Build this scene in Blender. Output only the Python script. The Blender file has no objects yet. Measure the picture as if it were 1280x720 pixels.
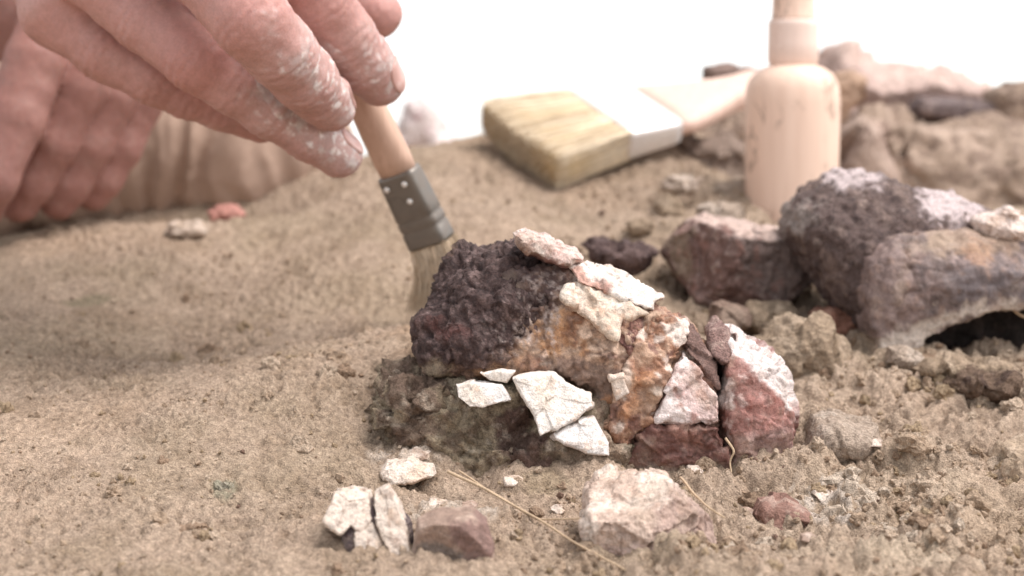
import bpy, math, random
import numpy as np

# ------------------------------------------------------------------ camera, sky, sun, exposure
scene = bpy.context.scene
coll = scene.collection
FPX = 2389.0                      # focal length in pixels of a 1280 wide frame
PITCH = math.radians(4.0)
CAM = np.array([0.0, -0.58, 0.096])
cam_data = bpy.data.cameras.new('camera')
cam_data.lens = 36.0 * FPX / 1280.0
cam_data.sensor_width = 36.0
cam_data.clip_start = 0.01
cam_data.clip_end = 500.0
cam_data.dof.use_dof = True
cam_data.dof.focus_distance = 0.555
cam_data.dof.aperture_fstop = 12.0
cam = bpy.data.objects.new('camera', cam_data)
cam.location = CAM
cam.rotation_euler = (math.radians(90) - PITCH, 0, 0)
coll.objects.link(cam)
scene.camera = cam

SUN_EL, SUN_AZ = math.radians(64), math.radians(102)      # azimuth from +Y towards +X
world = bpy.data.worlds.new('World')
scene.world = world
world.use_nodes = True
wn = world.node_tree
wn.nodes.clear()
sky = wn.nodes.new('ShaderNodeTexSky')
sky.sky_type = 'NISHITA'
sky.sun_disc = False
sky.sun_elevation = SUN_EL
sky.sun_rotation = SUN_AZ
sky.air_density = 1.0
sky.dust_density = 0.6
sky.ozone_density = 1.0
hs = wn.nodes.new('ShaderNodeHueSaturation')             # thin white overcast: little colour left in the sky
hs.inputs['Saturation'].default_value = 0.12
bg = wn.nodes.new('ShaderNodeBackground')
bg.inputs['Strength'].default_value = 0.12
wo = wn.nodes.new('ShaderNodeOutputWorld')
wn.links.new(sky.outputs[0], hs.inputs['Color'])
wn.links.new(hs.outputs[0], bg.inputs[0])
wn.links.new(bg.outputs[0], wo.inputs[0])
sd = bpy.data.lights.new('sun', 'SUN')
sd.energy = 1.7
sd.angle = math.radians(34)
sd.color = (1.0, 0.93, 0.885)
sun = bpy.data.objects.new('sun', sd)
sdir = np.array([math.sin(SUN_AZ) * math.cos(SUN_EL), math.cos(SUN_AZ) * math.cos(SUN_EL), math.sin(SUN_EL)])
from mathutils import Vector
sun.rotation_euler = Vector((-sdir).tolist()).to_track_quat('-Z', 'Y').to_euler()
coll.objects.link(sun)
vs = scene.view_settings
vs.view_transform = 'Standard'
vs.look = 'None'
vs.gamma = 1.0
vs.use_curve_mapping = False
vs.exposure = 1.25
scene.cycles.max_bounces = 8

# ------------------------------------------------------------------ numeric helpers
rng = np.random.default_rng(7)
CP, SP = math.cos(PITCH), math.sin(PITCH)


def P(u, v, d):
    """point seen at (u, v) of the survey photograph, d metres in front of the camera (along +Y)"""
    a, b = (u - 640.0) / FPX, (360.0 - v) / FPX
    t = d / (CP + b * SP)
    return np.array([a * t, CAM[1] + d, CAM[2] + t * (-SP + b * CP)])


def plane_uv(p, d):
    q = (p[:, 2] - CAM[2]) / d
    b = np.tan(np.arctan(q) + PITCH)
    t = d / (CP + b * SP)
    return np.stack([640 + p[:, 0] / t * FPX, 360 - b * FPX], 1)


_perm = rng.permutation(256).astype(np.int64)
_perm = np.concatenate([_perm, _perm, _perm])
_grad = rng.normal(size=(256, 3))
_grad /= np.linalg.norm(_grad, axis=1)[:, None]
_jit = rng.random((256, 3))
_rv = rng.normal(size=(256, 3))
_rv /= np.linalg.norm(_rv, axis=1)[:, None]


def _hash(i, j, k):
    return _perm[_perm[_perm[i & 255] + (j & 255)] + (k & 255)]


def perlin(p, seed=0):
    p = p + np.array([seed * 17.31, seed * 5.77, seed * 11.13])
    i = np.floor(p).astype(np.int64)
    f = p - i
    w = f * f * f * (f * (f * 6 - 15) + 10)
    out = np.zeros(len(p))
    for dx in (0, 1):
        wx = w[:, 0] if dx else 1 - w[:, 0]
        for dy in (0, 1):
            wy = w[:, 1] if dy else 1 - w[:, 1]
            for dz in (0, 1):
                wz = w[:, 2] if dz else 1 - w[:, 2]
                g = _grad[_hash(i[:, 0] + dx, i[:, 1] + dy, i[:, 2] + dz)]
                dot = g[:, 0] * (f[:, 0] - dx) + g[:, 1] * (f[:, 1] - dy) + g[:, 2] * (f[:, 2] - dz)
                out += wx * wy * wz * dot
    return out * 1.5


def fbm(p, octaves=4, gain=0.5, seed=0):
    out, a, q = np.zeros(len(p)), 1.0, np.array(p, float)
    for o in range(octaves):
        out += a * perlin(q, seed + o)
        a *= gain
        q = q * 2.03
    return out


def worley(p, seed=0):
    """F1, F2, cell id, offset vector to the nearest feature"""
    p = p + np.array([seed * 9.7, seed * 3.3, seed * 7.9])
    i = np.floor(p).astype(np.int64)
    n = len(p)
    f1 = np.full(n, 9.0)
    f2 = np.full(n, 9.0)
    cid = np.zeros(n, np.int64)
    off = np.zeros((n, 3))
    for dx in (-1, 0, 1):
        for dy in (-1, 0, 1):
            for dz in (-1, 0, 1):
                c = i + np.array([dx, dy, dz])
                h = _hash(c[:, 0], c[:, 1], c[:, 2])
                v = p - (c + _jit[h])
                dd = np.einsum('ij,ij->i', v, v)
                near = dd < f1
                f2 = np.where(near, f1, np.minimum(f2, dd))
                f1 = np.where(near, dd, f1)
                cid = np.where(near, h, cid)
                off[near] = v[near]
    return np.sqrt(f1), np.sqrt(f2), cid, off


def facets(p, seed=0, edge=0.0):
    f1, f2, cid, off = worley(p, seed)
    if edge:
        k = sstep(0, edge, f2 - f1)
        return (np.einsum('ij,ij->i', off, _rv[cid]) + (_jit[cid, 0] - 0.5) * 0.7) * k - .25 * (1 - k)
    return np.einsum('ij,ij->i', off, _rv[cid]) + (_jit[cid, 0] - 0.5) * 0.7


def sstep(a, b, x):
    t = np.clip((x - a) / (b - a), 0, 1)
    return t * t * (3 - 2 * t)


def polysdf(q, poly):
    """2-D distance to a polygon, positive inside"""
    poly = np.asarray(poly, float)
    d = np.full(len(q), 1e18)
    ins = np.zeros(len(q), bool)
    for a, b in zip(poly, np.roll(poly, -1, 0)):
        e = b - a
        w = q - a
        t = np.clip((w @ e) / (e @ e), 0, 1)
        r = w - t[:, None] * e
        d = np.minimum(d, (r * r).sum(1))
        c = ((a[1] <= q[:, 1]) & (b[1] > q[:, 1])) | ((b[1] <= q[:, 1]) & (a[1] > q[:, 1]))
        if abs(e[1]) > 1e-12:
            ins ^= c & (q[:, 0] < a[0] + (q[:, 1] - a[1]) * e[0] / e[1])
    d = np.sqrt(d)
    return np.where(ins, d, -d)


def surface_nets(f, org, h):
    nx, ny, nz = f.shape
    s = f < 0
    cnt = np.zeros((nx - 1, ny - 1, nz - 1), np.int8)
    for dx in (0, 1):
        for dy in (0, 1):
            for dz in (0, 1):
                cnt += s[dx:nx - 1 + dx, dy:ny - 1 + dy, dz:nz - 1 + dz]
    act = np.argwhere((cnt > 0) & (cnt < 8))
    corners = np.array([[a, b, c] for a in (0, 1) for b in (0, 1) for c in (0, 1)])
    vals = np.stack([f[act[:, 0] + c[0], act[:, 1] + c[1], act[:, 2] + c[2]] for c in corners], 1)
    acc = np.zeros((len(act), 3))
    num = np.zeros(len(act))
    for i in range(8):
        for j in range(i + 1, 8):
            if np.abs(corners[i] - corners[j]).sum() == 1:
                va, vb = vals[:, i], vals[:, j]
                x = (va < 0) != (vb < 0)
                t = np.where(x, va / np.where(x, va - vb, 1), 0)
                acc += np.where(x[:, None], corners[i] + t[:, None] * (corners[j] - corners[i]), 0)
                num += x
    V = (act + acc / num[:, None]) * h + org
    idx = np.full((nx - 1, ny - 1, nz - 1), -1, np.int64)
    idx[act[:, 0], act[:, 1], act[:, 2]] = np.arange(len(act))
    Q = []
    for ax in range(3):
        sl0 = [slice(None)] * 3
        sl1 = [slice(None)] * 3
        sl0[ax] = slice(0, -1)
        sl1[ax] = slice(1, None)
        a, b = s[tuple(sl0)], s[tuple(sl1)]
        e = np.argwhere(a != b)
        o1, o2 = [(1, 2), (2, 0), (0, 1)][ax]
        e = e[(e[:, o1] > 0) & (e[:, o2] > 0) & (e[:, o1] < f.shape[o1] - 1) & (e[:, o2] < f.shape[o2] - 1)]
        flip = ~s[e[:, 0], e[:, 1], e[:, 2]]

        def cell(da, db):
            c = e.copy()
            c[:, o1] -= da
            c[:, o2] -= db
            return idx[c[:, 0], c[:, 1], c[:, 2]]
        q = np.stack([cell(1, 1), cell(0, 1), cell(0, 0), cell(1, 0)], 1)
        q[flip] = q[flip][:, ::-1]
        Q.append(q)
    return V, np.concatenate(Q)


def relax(V, F, it):
    a, b = F.ravel(), np.roll(F, -1, 1).ravel()
    src, dst = np.concatenate([a, b]), np.concatenate([b, a])
    cnt = np.maximum(np.bincount(src, minlength=len(V)), 1)
    for _ in range(it):
        V = np.stack([np.bincount(src, V[dst, k], len(V)) / cnt for k in range(3)], 1) * .7 + V * .3
    return V


def vnormals(V, F):
    fn = np.cross(V[F[:, 2]] - V[F[:, 0]], V[F[:, 3]] - V[F[:, 1]])
    n = np.zeros_like(V)
    for k in range(4):
        for c in range(3):
            n[:, c] += np.bincount(F[:, k], fn[:, c], len(V))
    l = np.linalg.norm(n, axis=1)
    return n / np.where(l > 1e-20, l, 1)[:, None]


# ------------------------------------------------------------------ object helpers
def mesh_from(name, V, F, mat, col=None, smooth=True):
    me = bpy.data.meshes.new(name)
    V = np.asarray(V, np.float32)
    if isinstance(F, np.ndarray):
        n, k = F.shape
        me.vertices.add(len(V))
        me.vertices.foreach_set('co', V.ravel())
        me.loops.add(n * k)
        me.loops.foreach_set('vertex_index', F.astype(np.int32).ravel())
        me.polygons.add(n)
        me.polygons.foreach_set('loop_start', np.arange(0, n * k, k, dtype=np.int32))
        me.polygons.foreach_set('loop_total', np.full(n, k, np.int32))
        me.update(calc_edges=True)
    else:
        me.from_pydata(V.tolist(), [], F)
    me.polygons.foreach_set('use_smooth', np.full(len(me.polygons), smooth))
    if col is not None:
        at = me.attributes.new('col', 'FLOAT_COLOR', 'POINT')
        c = np.ones((len(V), 4), np.float32)
        c[:, :3] = np.clip(col, 0.004, 0.95)
        at.data.foreach_set('color', c.ravel())
    me.materials.append(mat)
    me.update()
    return me


def add(name, V, F, mat, parent=None, col=None, origin=None, smooth=True):
    V = np.asarray(V, float)
    if parent is not None:
        off = np.array(parent['_w'])
        base = off
    else:
        base = np.array(origin) if origin is not None else np.array([V[:, 0].mean(), V[:, 1].mean(), V[:, 2].min()])
        off = np.zeros(3)
    ob = bpy.data.objects.new(name, mesh_from(name, V - base, F, mat, col, smooth))
    ob.location = (0, 0, 0) if parent is not None else base
    ob['_w'] = [float(x) for x in base]
    if parent is not None:
        ob.parent = parent
    coll.objects.link(ob)
    return ob


def thing(name, loc, label, cat, group=None):
    o = bpy.data.objects.new(name, None)
    o.location = loc
    o.empty_display_size = 0.01
    o['_w'] = [float(x) for x in loc]
    coll.objects.link(o)
    return tag(o, label, cat, group)


def tag(o, label, cat, group=None):
    o['label'] = label
    o['category'] = cat
    if group:
        o['group'] = group
    return o


# ------------------------------------------------------------------ materials
def nodes_of(name):
    m = bpy.data.materials.new(name)
    m.use_nodes = True
    nt = m.node_tree
    return m, nt, nt.nodes['Principled BSDF']


def mat_col(name, rough=0.9, scale=900.0, var=0.25, bump=0.35, dist=0.0006, spec=0.3, sss=0.0, fine=3000.0):
    """colour from the object's own pigment attribute, broken up by fine procedural grain and relief"""
    m, nt, b = nodes_of(name)
    L = nt.links.new
    at = nt.nodes.new('ShaderNodeAttribute')
    at.attribute_name = 'col'
    tc = nt.nodes.new('ShaderNodeTexCoord')
    n1 = nt.nodes.new('ShaderNodeTexNoise')
    n1.inputs['Scale'].default_value = scale
    n1.inputs['Detail'].default_value = 6
    n1.inputs['Roughness'].default_value = 0.65
    L(tc.outputs['Object'], n1.inputs['Vector'])
    n2 = nt.nodes.new('ShaderNodeTexNoise')
    n2.inputs['Scale'].default_value = fine
    n2.inputs['Detail'].default_value = 3
    L(tc.outputs['Object'], n2.inputs['Vector'])
    mr = nt.nodes.new('ShaderNodeMapRange')
    mr.inputs['From Min'].default_value = 0.3
    mr.inputs['From Max'].default_value = 0.7
    mr.inputs['To Min'].default_value = 1 - var
    mr.inputs['To Max'].default_value = 1 + var
    L(n1.outputs['Fac'], mr.inputs['Value'])
    mr2 = nt.nodes.new('ShaderNodeMapRange')
    mr2.inputs['From Min'].default_value = 0.32
    mr2.inputs['From Max'].default_value = 0.68
    mr2.inputs['To Min'].default_value = 1 - var * .9
    mr2.inputs['To Max'].default_value = 1 + var * .7
    L(n2.outputs['Fac'], mr2.inputs['Value'])
    mm_ = nt.nodes.new('ShaderNodeMath')
    mm_.operation = 'MULTIPLY'
    L(mr.outputs[0], mm_.inputs[0])
    L(mr2.outputs[0], mm_.inputs[1])
    mul = nt.nodes.new('ShaderNodeVectorMath')
    mul.operation = 'SCALE'
    L(at.outputs['Color'], mul.inputs[0])
    L(mm_.outputs[0], mul.inputs['Scale'])
    L(mul.outputs[0], b.inputs['Base Color'])
    ad = nt.nodes.new('ShaderNodeMath')
    ad.operation = 'MULTIPLY_ADD'
    L(n2.outputs['Fac'], ad.inputs[0])
    ad.inputs[1].default_value = 0.45
    L(n1.outputs['Fac'], ad.inputs[2])
    bp = nt.nodes.new('ShaderNodeBump')
    bp.inputs['Strength'].default_value = bump
    bp.inputs['Distance'].default_value = dist
    L(ad.outputs[0], bp.inputs['Height'])
    L(bp.outputs[0], b.inputs['Normal'])
    b.inputs['Roughness'].default_value = rough
    b.inputs['Specular IOR Level'].default_value = spec
    if sss:
        b.inputs['Subsurface Weight'].default_value = sss
        b.inputs['Subsurface Radius'].default_value = (1.0, 0.35, 0.2)
        b.inputs['Subsurface Scale'].default_value = 0.004
    return m


M_soil = mat_col('soil', 0.95, 620, 0.36, 1.0, 0.0018, 0.12, fine=2300.0)
M_crust = mat_col('dark_crust', 0.72, 1000, 0.4, 1.0, 0.0012, 0.4, fine=2400.0)
M_bone = mat_col('bone', 0.6, 700, 0.26, 0.7, 0.0008, 0.4, fine=2300.0)
M_stone = mat_col('stone', 0.8, 480, 0.28, 0.75, 0.0012, 0.3, fine=2000.0)
M_skin = mat_col('skin', 0.55, 420, 0.10, 0.35, 0.0005, 0.35, sss=0.2, fine=1500)
M_nail = mat_col('nail', 0.35, 300, 0.05, 0.1, 0.0002, 0.5)
M_cloth = mat_col('cloth', 0.95, 260, 0.06, 0.3, 0.0004, 0.1, fine=2500)
M_hair = mat_col('bristle', 0.6, 300, 0.15, 0.1, 0.0002, 0.3)
M_straw = mat_col('straw', 0.8, 900, 0.2, 0.3, 0.0002, 0.2)


def mat_wood(name, c1, c2, crack=0.0):
    m, nt, b = nodes_of(name)
    L = nt.links.new
    tc = nt.nodes.new('ShaderNodeTexCoord')
    mp = nt.nodes.new('ShaderNodeMapping')
    mp.inputs['Scale'].default_value = (420, 420, 28)
    L(tc.outputs['Object'], mp.inputs['Vector'])
    n = nt.nodes.new('ShaderNodeTexNoise')
    n.inputs['Scale'].default_value = 1
    n.inputs['Detail'].default_value = 5
    n.inputs['Distortion'].default_value = 0.6
    L(mp.outputs[0], n.inputs['Vector'])
    r = nt.nodes.new('ShaderNodeValToRGB')
    r.color_ramp.elements[0].position = 0.35
    r.color_ramp.elements[1].position = 0.68
    r.color_ramp.elements[0].color = (*c1, 1)
    r.color_ramp.elements[1].color = (*c2, 1)
    L(n.outputs['Fac'], r.inputs['Fac'])
    out = r.outputs['Color']
    if crack:
        mp2 = nt.nodes.new('ShaderNodeMapping')
        mp2.inputs['Scale'].default_value = (110, 110, 50)
        L(tc.outputs['Object'], mp2.inputs['Vector'])
        n3 = nt.nodes.new('ShaderNodeTexNoise')
        n3.inputs['Scale'].default_value = 1
        n3.inputs['Detail'].default_value = 3
        L(mp2.outputs[0], n3.inputs['Vector'])
        r3 = nt.nodes.new('ShaderNodeValToRGB')
        e = r3.color_ramp.elements
        e[0].position, e[0].color = 0.47, (0, 0, 0, 1)
        e[1].position, e[1].color = 0.53, (0, 0, 0, 1)
        x = e.new(0.5)
        x.color = (1, 1, 1, 1)
        L(n3.outputs['Fac'], r3.inputs['Fac'])
        n4 = nt.nodes.new('ShaderNodeTexNoise')
        n4.inputs['Scale'].default_value = 40
        L(tc.outputs['Object'], n4.inputs['Vector'])
        m4 = nt.nodes.new('ShaderNodeMapRange')
        m4.inputs['From Min'].default_value = 0.46
        m4.inputs['From Max'].default_value = 0.56
        m4.inputs['To Max'].default_value = crack
        L(n4.outputs['Fac'], m4.inputs['Value'])
        mm = nt.nodes.new('ShaderNodeMath')
        mm.operation = 'MULTIPLY'
        L(r3.outputs['Color'], mm.inputs[0])
        L(m4.outputs[0], mm.inputs[1])
        mx = nt.nodes.new('ShaderNodeMix')
        mx.data_type = 'RGBA'
        L(mm.outputs[0], mx.inputs[0])
        L(out, mx.inputs[6])
        mx.inputs[7].default_value = (0.16, 0.09, 0.06, 1)
        out = mx.outputs[2]
    L(out, b.inputs['Base Color'])
    bp = nt.nodes.new('ShaderNodeBump')
    bp.inputs['Strength'].default_value = 0.25
    bp.inputs['Distance'].default_value = 0.0004
    L(n.outputs['Fac'], bp.inputs['Height'])
    L(bp.outputs[0], b.inputs['Normal'])
    b.inputs['Roughness'].default_value = 0.6
    return m


M_wood = mat_wood('pale_turned_wood', (0.76, 0.55, 0.435), (0.82, 0.61, 0.49), 0.75)
M_collar = mat_wood('pale_collar_wood', (0.78, 0.61, 0.53), (0.84, 0.68, 0.60))
M_handle = mat_wood('varnished_handle_wood', (0.53, 0.345, 0.255), (0.62, 0.42, 0.32))
M_bighandle = mat_wood('flat_handle_wood', (0.66, 0.46, 0.38), (0.76, 0.56, 0.47))


def mat_metal(name, c, rough, dirt):
    m, nt, b = nodes_of(name)
    L = nt.links.new
    tc = nt.nodes.new('ShaderNodeTexCoord')
    n = nt.nodes.new('ShaderNodeTexNoise')
    n.inputs['Scale'].default_value = 260
    n.inputs['Detail'].default_value = 6
    L(tc.outputs['Object'], n.inputs['Vector'])
    r = nt.nodes.new('ShaderNodeValToRGB')
    r.color_ramp.elements[0].position = 0.42
    r.color_ramp.elements[1].position = 0.66
    r.color_ramp.elements[0].color = (*c, 1)
    r.color_ramp.elements[1].color = (*dirt, 1)
    L(n.outputs['Fac'], r.inputs['Fac'])
    L(r.outputs['Color'], b.inputs['Base Color'])
    mr = nt.nodes.new('ShaderNodeMapRange')
    mr.inputs['From Min'].default_value = 0.4
    mr.inputs['From Max'].default_value = 0.65
    mr.inputs['To Min'].default_value = 0.75
    mr.inputs['To Max'].default_value = 0.15
    L(n.outputs['Fac'], mr.inputs['Value'])
    L(mr.outputs[0], b.inputs['Metallic'])
    b.inputs['Roughness'].default_value = rough
    return m


M_ferrule = mat_metal('dull_ferrule_metal', (0.20, 0.18, 0.16), 0.45, (0.17, 0.14, 0.115))
M_bigferrule = mat_metal('bright_ferrule_metal', (0.86, 0.84, 0.83), 0.45, (0.74, 0.70, 0.66))

# ------------------------------------------------------------------ ground: one sheet, fine where the dig is, out to the horizon
CTRL = [(0, 720, .47), (320, 720, .47), (640, 722, .47), (960, 720, .47), (1280, 720, .475),
        (0, 600, .535), (300, 600, .54), (480, 610, .545), (640, 615, .55), (820, 600, .565), (1000, 600, .565), (1280, 600, .555),
        (0, 500, .60), (200, 500, .60), (380, 480, .612), (560, 565, .575), (1020, 540, .595), (1280, 500, .612), (1120, 480, .628),
        (470, 436, .632), (560, 408, .652), (400, 412, .692), (520, 386, .712), (0, 400, .695), (200, 405, .70), (620, 400, .68), (760, 420, .68),
        (0, 335, .755), (200, 335, .755), (350, 335, .765), (450, 305, .77), (540, 310, .775), (640, 270, .80), (750, 300, .79),
        (0, 303, .80), (100, 283, .81), (250, 275, .82), (330, 250, .845), (390, 217, .865), (450, 200, .89), (590, 172, .94), (690, 243, .865),
        (820, 205, .90), (800, 262, .845), (870, 300, .79), (900, 250, .84), (950, 300, .80), (930, 385, .73), (830, 352, .75),
        (1090, 432, .665), (1280, 425, .675), (1200, 438, .662), (1050, 340, .78), (1280, 300, .86), (1150, 270, .90), (1050, 245, .95), (1280, 232, 1.0), (770, 176, 1.0), (870, 172, 1.02)]
cw = np.array([P(*c) for c in CTRL])
extra = [(-.45, -.1, .0), (.45, -.1, .0), (-.3, -.2, -.03), (.3, -.2, -.03), (0, -.2, -.03), (0, -.4, -.05), (-.3, -.4, -.05), (.3, -.4, -.05),
         (-.5, .25, .045), (-.25, .34, .052), (-.12, .40, .072), (.05, .46, .085), (.25, .52, .10), (.5, .3, .10),
         (-.4, .6, .03), (0, .65, .05), (.4, .7, .07)]
cw = np.vstack([cw, np.array(extra)])
cx = cw[:, :2] * 10


def tps_k(r2):
    return 0.5 * r2 * np.log(r2 + 1e-12)


n_c = len(cx)
K = tps_k(((cx[:, None] - cx[None]) ** 2).sum(2)) + np.eye(n_c) * 0.004
Pm = np.hstack([np.ones((n_c, 1)), cx])
A = np.zeros((n_c + 3, n_c + 3))
A[:n_c, :n_c], A[:n_c, n_c:], A[n_c:, :n_c] = K, Pm, Pm.T
wts = np.linalg.solve(A, np.concatenate([cw[:, 2], np.zeros(3)]))


# soil heaped against the finds
MOUNDS = [(650, 600, .572, .005, .012), (560, 575, .577, .006, .012), (740, 605, .562, .004, .010), (860, 600, .565, .003, .012), (860, 690, .497, .004, .010), (740, 700, .492, .003, .006), (960, 585, .575, .004, .012),
          (600, 640, .515, .004, .010), (400, 690, .495, .002, .008), (860, 400, .72, .005, .014), (1010, 385, .715, .005, .014), (540, 705, .478, .003, .007), (470, 712, .482, .0025, .008), (420, 672, .50, .002, .006), (600, 712, .478, .003, .006), (800, 708, .488, .004, .008), (330, 500, .592, .007, .040), (200, 410, .69, -.006, .045), (470, 400, .69, -.004, .03), (1150, 640, .535, .005, .03)]


def base_height(xy):
    q = np.clip(xy, [-.6, -.5], [.6, .75]) * 10
    z = wts[n_c] + q @ wts[n_c + 1:]
    for i in range(n_c):
        z = z + wts[i] * tps_k(((q - cx[i]) ** 2).sum(1))
    z = z - .020 * np.exp(-((xy[:, 1] - .268) / .016) ** 2) * sstep(-.06, -.12, xy[:, 0])
    hp = P(1225, 415, .70)
    z = z - .020 * np.exp(-((xy[:, 1] - hp[1]) / .020) ** 4) * sstep(hp[0] - .03, hp[0], xy[:, 0])
    for mu, mv, md, mh, ms in MOUNDS:
        mp = P(mu, mv, md)
        z = z + mh * np.exp(-((xy[:, 0] - mp[0]) ** 2 + (xy[:, 1] - mp[1]) ** 2) / ms ** 2)
    r = np.hypot(xy[:, 0] / .55, (xy[:, 1] - .15) / .62)
    far = -0.22 + 0.03 * perlin(np.column_stack([xy * 0.6, np.zeros(len(xy))]), 3)
    k = sstep(0.85, 1.7, r)
    return z * (1 - k) + far * k


def axis_pts(lo, hi, step, growth, reach):
    mid = list(np.arange(lo, hi, step))
    up, s, x = [], step, hi
    while x < reach:
        up.append(x)
        s *= growth
        x += s
    dn, s, x = [], step, lo - step
    while x > -reach:
        dn.append(x)
        s *= growth
        x -= s
    return np.array(dn[::-1] + mid + up)


gx = axis_pts(-.19, .19, .0006, 1.10, 120)
ya = np.concatenate([np.arange(-.125, .13, .00065), np.arange(.13, .46, .0015)])
yup, s, x = [], .0015, .46
while x < 120:
    yup.append(x)
    s *= 1.09
    x += s
ydn, s, x = [], .0008, -.1258
while x > -60:
    ydn.append(x)
    s *= 1.12
    x -= s
gy = np.concatenate([np.array(ydn[::-1]), ya, np.array(yup)])
GX, GY = np.meshgrid(gx, gy)
gxy = np.column_stack([GX.ravel(), GY.ravel()])
z0 = base_height(gxy)
g3 = np.column_stack([gxy, z0])
act = (np.abs(gxy[:, 0]) < .34) & (gxy[:, 1] > -.2) & (gxy[:, 1] < .62)
pa = g3[act]
ga = plane_uv(np.column_stack([pa[:, 0] * 0.6 / (pa[:, 1] + .58), np.zeros(len(pa)), CAM[2] + (pa[:, 2] - CAM[2]) * 0.6 / (pa[:, 1] + .58)]), 0.6)
gu, gv = ga[:, 0], ga[:, 1]
flat = pa * np.array([1, 1, 0.4])
# rough, clay-like ground to the right of the bone, fine brushed grit to the left
clay = sstep(-.01, .05, pa[:, 0] + .012 * fbm(flat * 25, 2, seed=40)) * np.maximum(sstep(.3, .1, pa[:, 1]), .75 * sstep(.05, .09, pa[:, 0]))
clay = np.maximum(clay, .55 * np.exp(-((gu - 560) / 130) ** 2 - ((gv - 590) / 60) ** 2))
warp = flat + 0.004 * np.stack([perlin(flat * 70, 1), perlin(flat * 70, 2), perlin(flat * 70, 3)], 1)
def t0(p):
    return perlin(p * 12, 64)


dz = 0.004 * fbm(flat * 28, 2, seed=5) * (0.35 + 0.9 * clay)
big = fbm(warp * 90, 4, 0.55, seed=8)
dz += 0.0012 * big * (0.8 + 0.5 * clay)
grit = fbm(warp * 330, 3, 0.6, seed=12)
patchy = sstep(-.5, .5, fbm(flat * 22, 2, seed=60))
rag = sstep(.0, .6, fbm(flat * 45, 3, seed=62) + .25 * t0(flat))
dz += 0.0012 * grit * (0.25 + 1.2 * patchy)
dz += 0.0016 * rag * (fbm(warp * 150, 3, .6, seed=63)) * (1 - .5 * clay)
stroke = np.column_stack([(flat[:, 0] * .82 + flat[:, 1] * .57) * 30, (flat[:, 1] * .82 - flat[:, 0] * .57) * 210, flat[:, 2] * 30])
dz += 0.0007 * perlin(stroke + .8 * np.stack([perlin(flat * 40, 71)] * 3, 1), 72) * (1 - clay) * (1 - .6 * patchy)
# crumbs: little domes at two sizes
for sc, amp, sd_, dens in ((480, .0008, 1, .42), (230, .0012, 4, .20)):
    f1, f2, cid, off = worley(warp * sc, sd_)
    rad = 0.24 + 0.36 * _jit[cid, 1]
    dome = np.sqrt(np.clip(1 - (f1 / rad) ** 2, 0, 1)) * (_jit[cid, 2] < dens * (.5 + patchy))
    dz += amp * dome
# brushed pits on the left, running down towards the viewer
stretch = np.column_stack([flat[:, 0] * 240 + flat[:, 1] * 90, flat[:, 1] * 200, flat[:, 2] * 100])
pit = sstep(.15, .8, perlin(stretch, 14) + 0.5 * perlin(stretch * 2.1, 15) + .3 * grit)
dz -= 0.0018 * pit * (1 - clay * 0.8) * (.3 + patchy)
# broken clay plates and cracks on the right
dz += clay * (0.0066 * facets(warp * np.array([40, 48, 12]), 21, .35) + 0.0040 * facets(warp * np.array([105, 120, 20]), 22, .4) + 0.0013 * facets(warp * np.array([240, 260, 60]), 23, .45) + .0005 * facets(warp * np.array([520, 540, 100]), 24, .4))
f1, f2, cid, off = worley(warp * np.array([62, 75, 40]), 21)
crackm = sstep(.09, .0, f2 - f1) * sstep(.0, .4, fbm(flat * 30, 2, seed=77) + .15)
dz -= clay * 0.0028 * crackm
zz = z0.copy()
zz[act] += dz * sstep(.62, .5, pa[:, 1]) * sstep(.34, .3, np.abs(pa[:, 0]))
# pigment of the earth
gc = np.tile(np.array([.41, .308, .228]), (len(gxy), 1))


def mixc(c, k, col):
    k = np.broadcast_to(np.clip(k, 0, 1), len(c))[:, None]
    return c * (1 - k) + np.array(col) * k


ca = gc[act]
t1 = fbm(flat * 18, 3, seed=50)
t2 = fbm(flat * 60, 3, seed=55)
ca = mixc(ca, sstep(-.1, .6, t1) * .6, (.355, .275, .19))
ca = mixc(ca, sstep(0, .7, -t1) * .6, (.46, .34, .25))
ca = mixc(ca, sstep(.1, .7, t2) * .35, (.50, .385, .285))
ca = mixc(ca, sstep(.15, .8, -t2) * .5, (.26, .185, .125))
ca = mixc(ca, clay * sstep(.05, .5, big) * .3, (.58, .45, .34))
ca = mixc(ca, crackm * clay * .45, (.22, .15, .10))


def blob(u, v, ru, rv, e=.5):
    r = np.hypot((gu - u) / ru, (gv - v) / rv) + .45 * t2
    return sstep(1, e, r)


ca = mixc(ca, blob(1040, 620, 55, 36) * sstep(-.2, .5, grit) * .7, (.60, .54, .48))
ca = mixc(ca, blob(1180, 620, 110, 50, .2) * .45, (.62, .50, .38))
ca = mixc(ca, blob(1130, 700, 160, 30, .2) * .45, (.60, .50, .37))
ca = mixc(ca, blob(500, 570, 50, 25) * sstep(-.3, .5, grit) * .6, (.62, .55, .48))
ca = mixc(ca, blob(560, 640, 60, 20) * sstep(-.3, .5, grit) * .6, (.60, .54, .47))
ca = mixc(ca, blob(540, 430, 90, 25, .1) * .6, (.46, .29, .17))
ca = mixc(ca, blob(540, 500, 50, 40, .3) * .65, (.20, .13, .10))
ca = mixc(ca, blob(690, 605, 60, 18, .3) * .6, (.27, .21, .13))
ca = mixc(ca, blob(280, 612, 18, 13) * .7, (.25, .235, .165))
ca = mixc(ca, blob(110, 376, 50, 7) * .6, (.20, .18, .11))
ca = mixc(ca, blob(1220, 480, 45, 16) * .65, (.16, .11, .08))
ca = mixc(ca, blob(740, 320, 60, 18) * .3, (.25, .17, .12))
ca = mixc(ca, pit * .4 * (1 - clay), (.235, .17, .115))
ca = mixc(ca, rag * (1 - clay) * .45, (.29, .215, .145))
ca = mixc(ca, sstep(.1, .6, fbm(flat * 9, 3, seed=57)) * .4, (.47, .34, .24))
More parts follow.
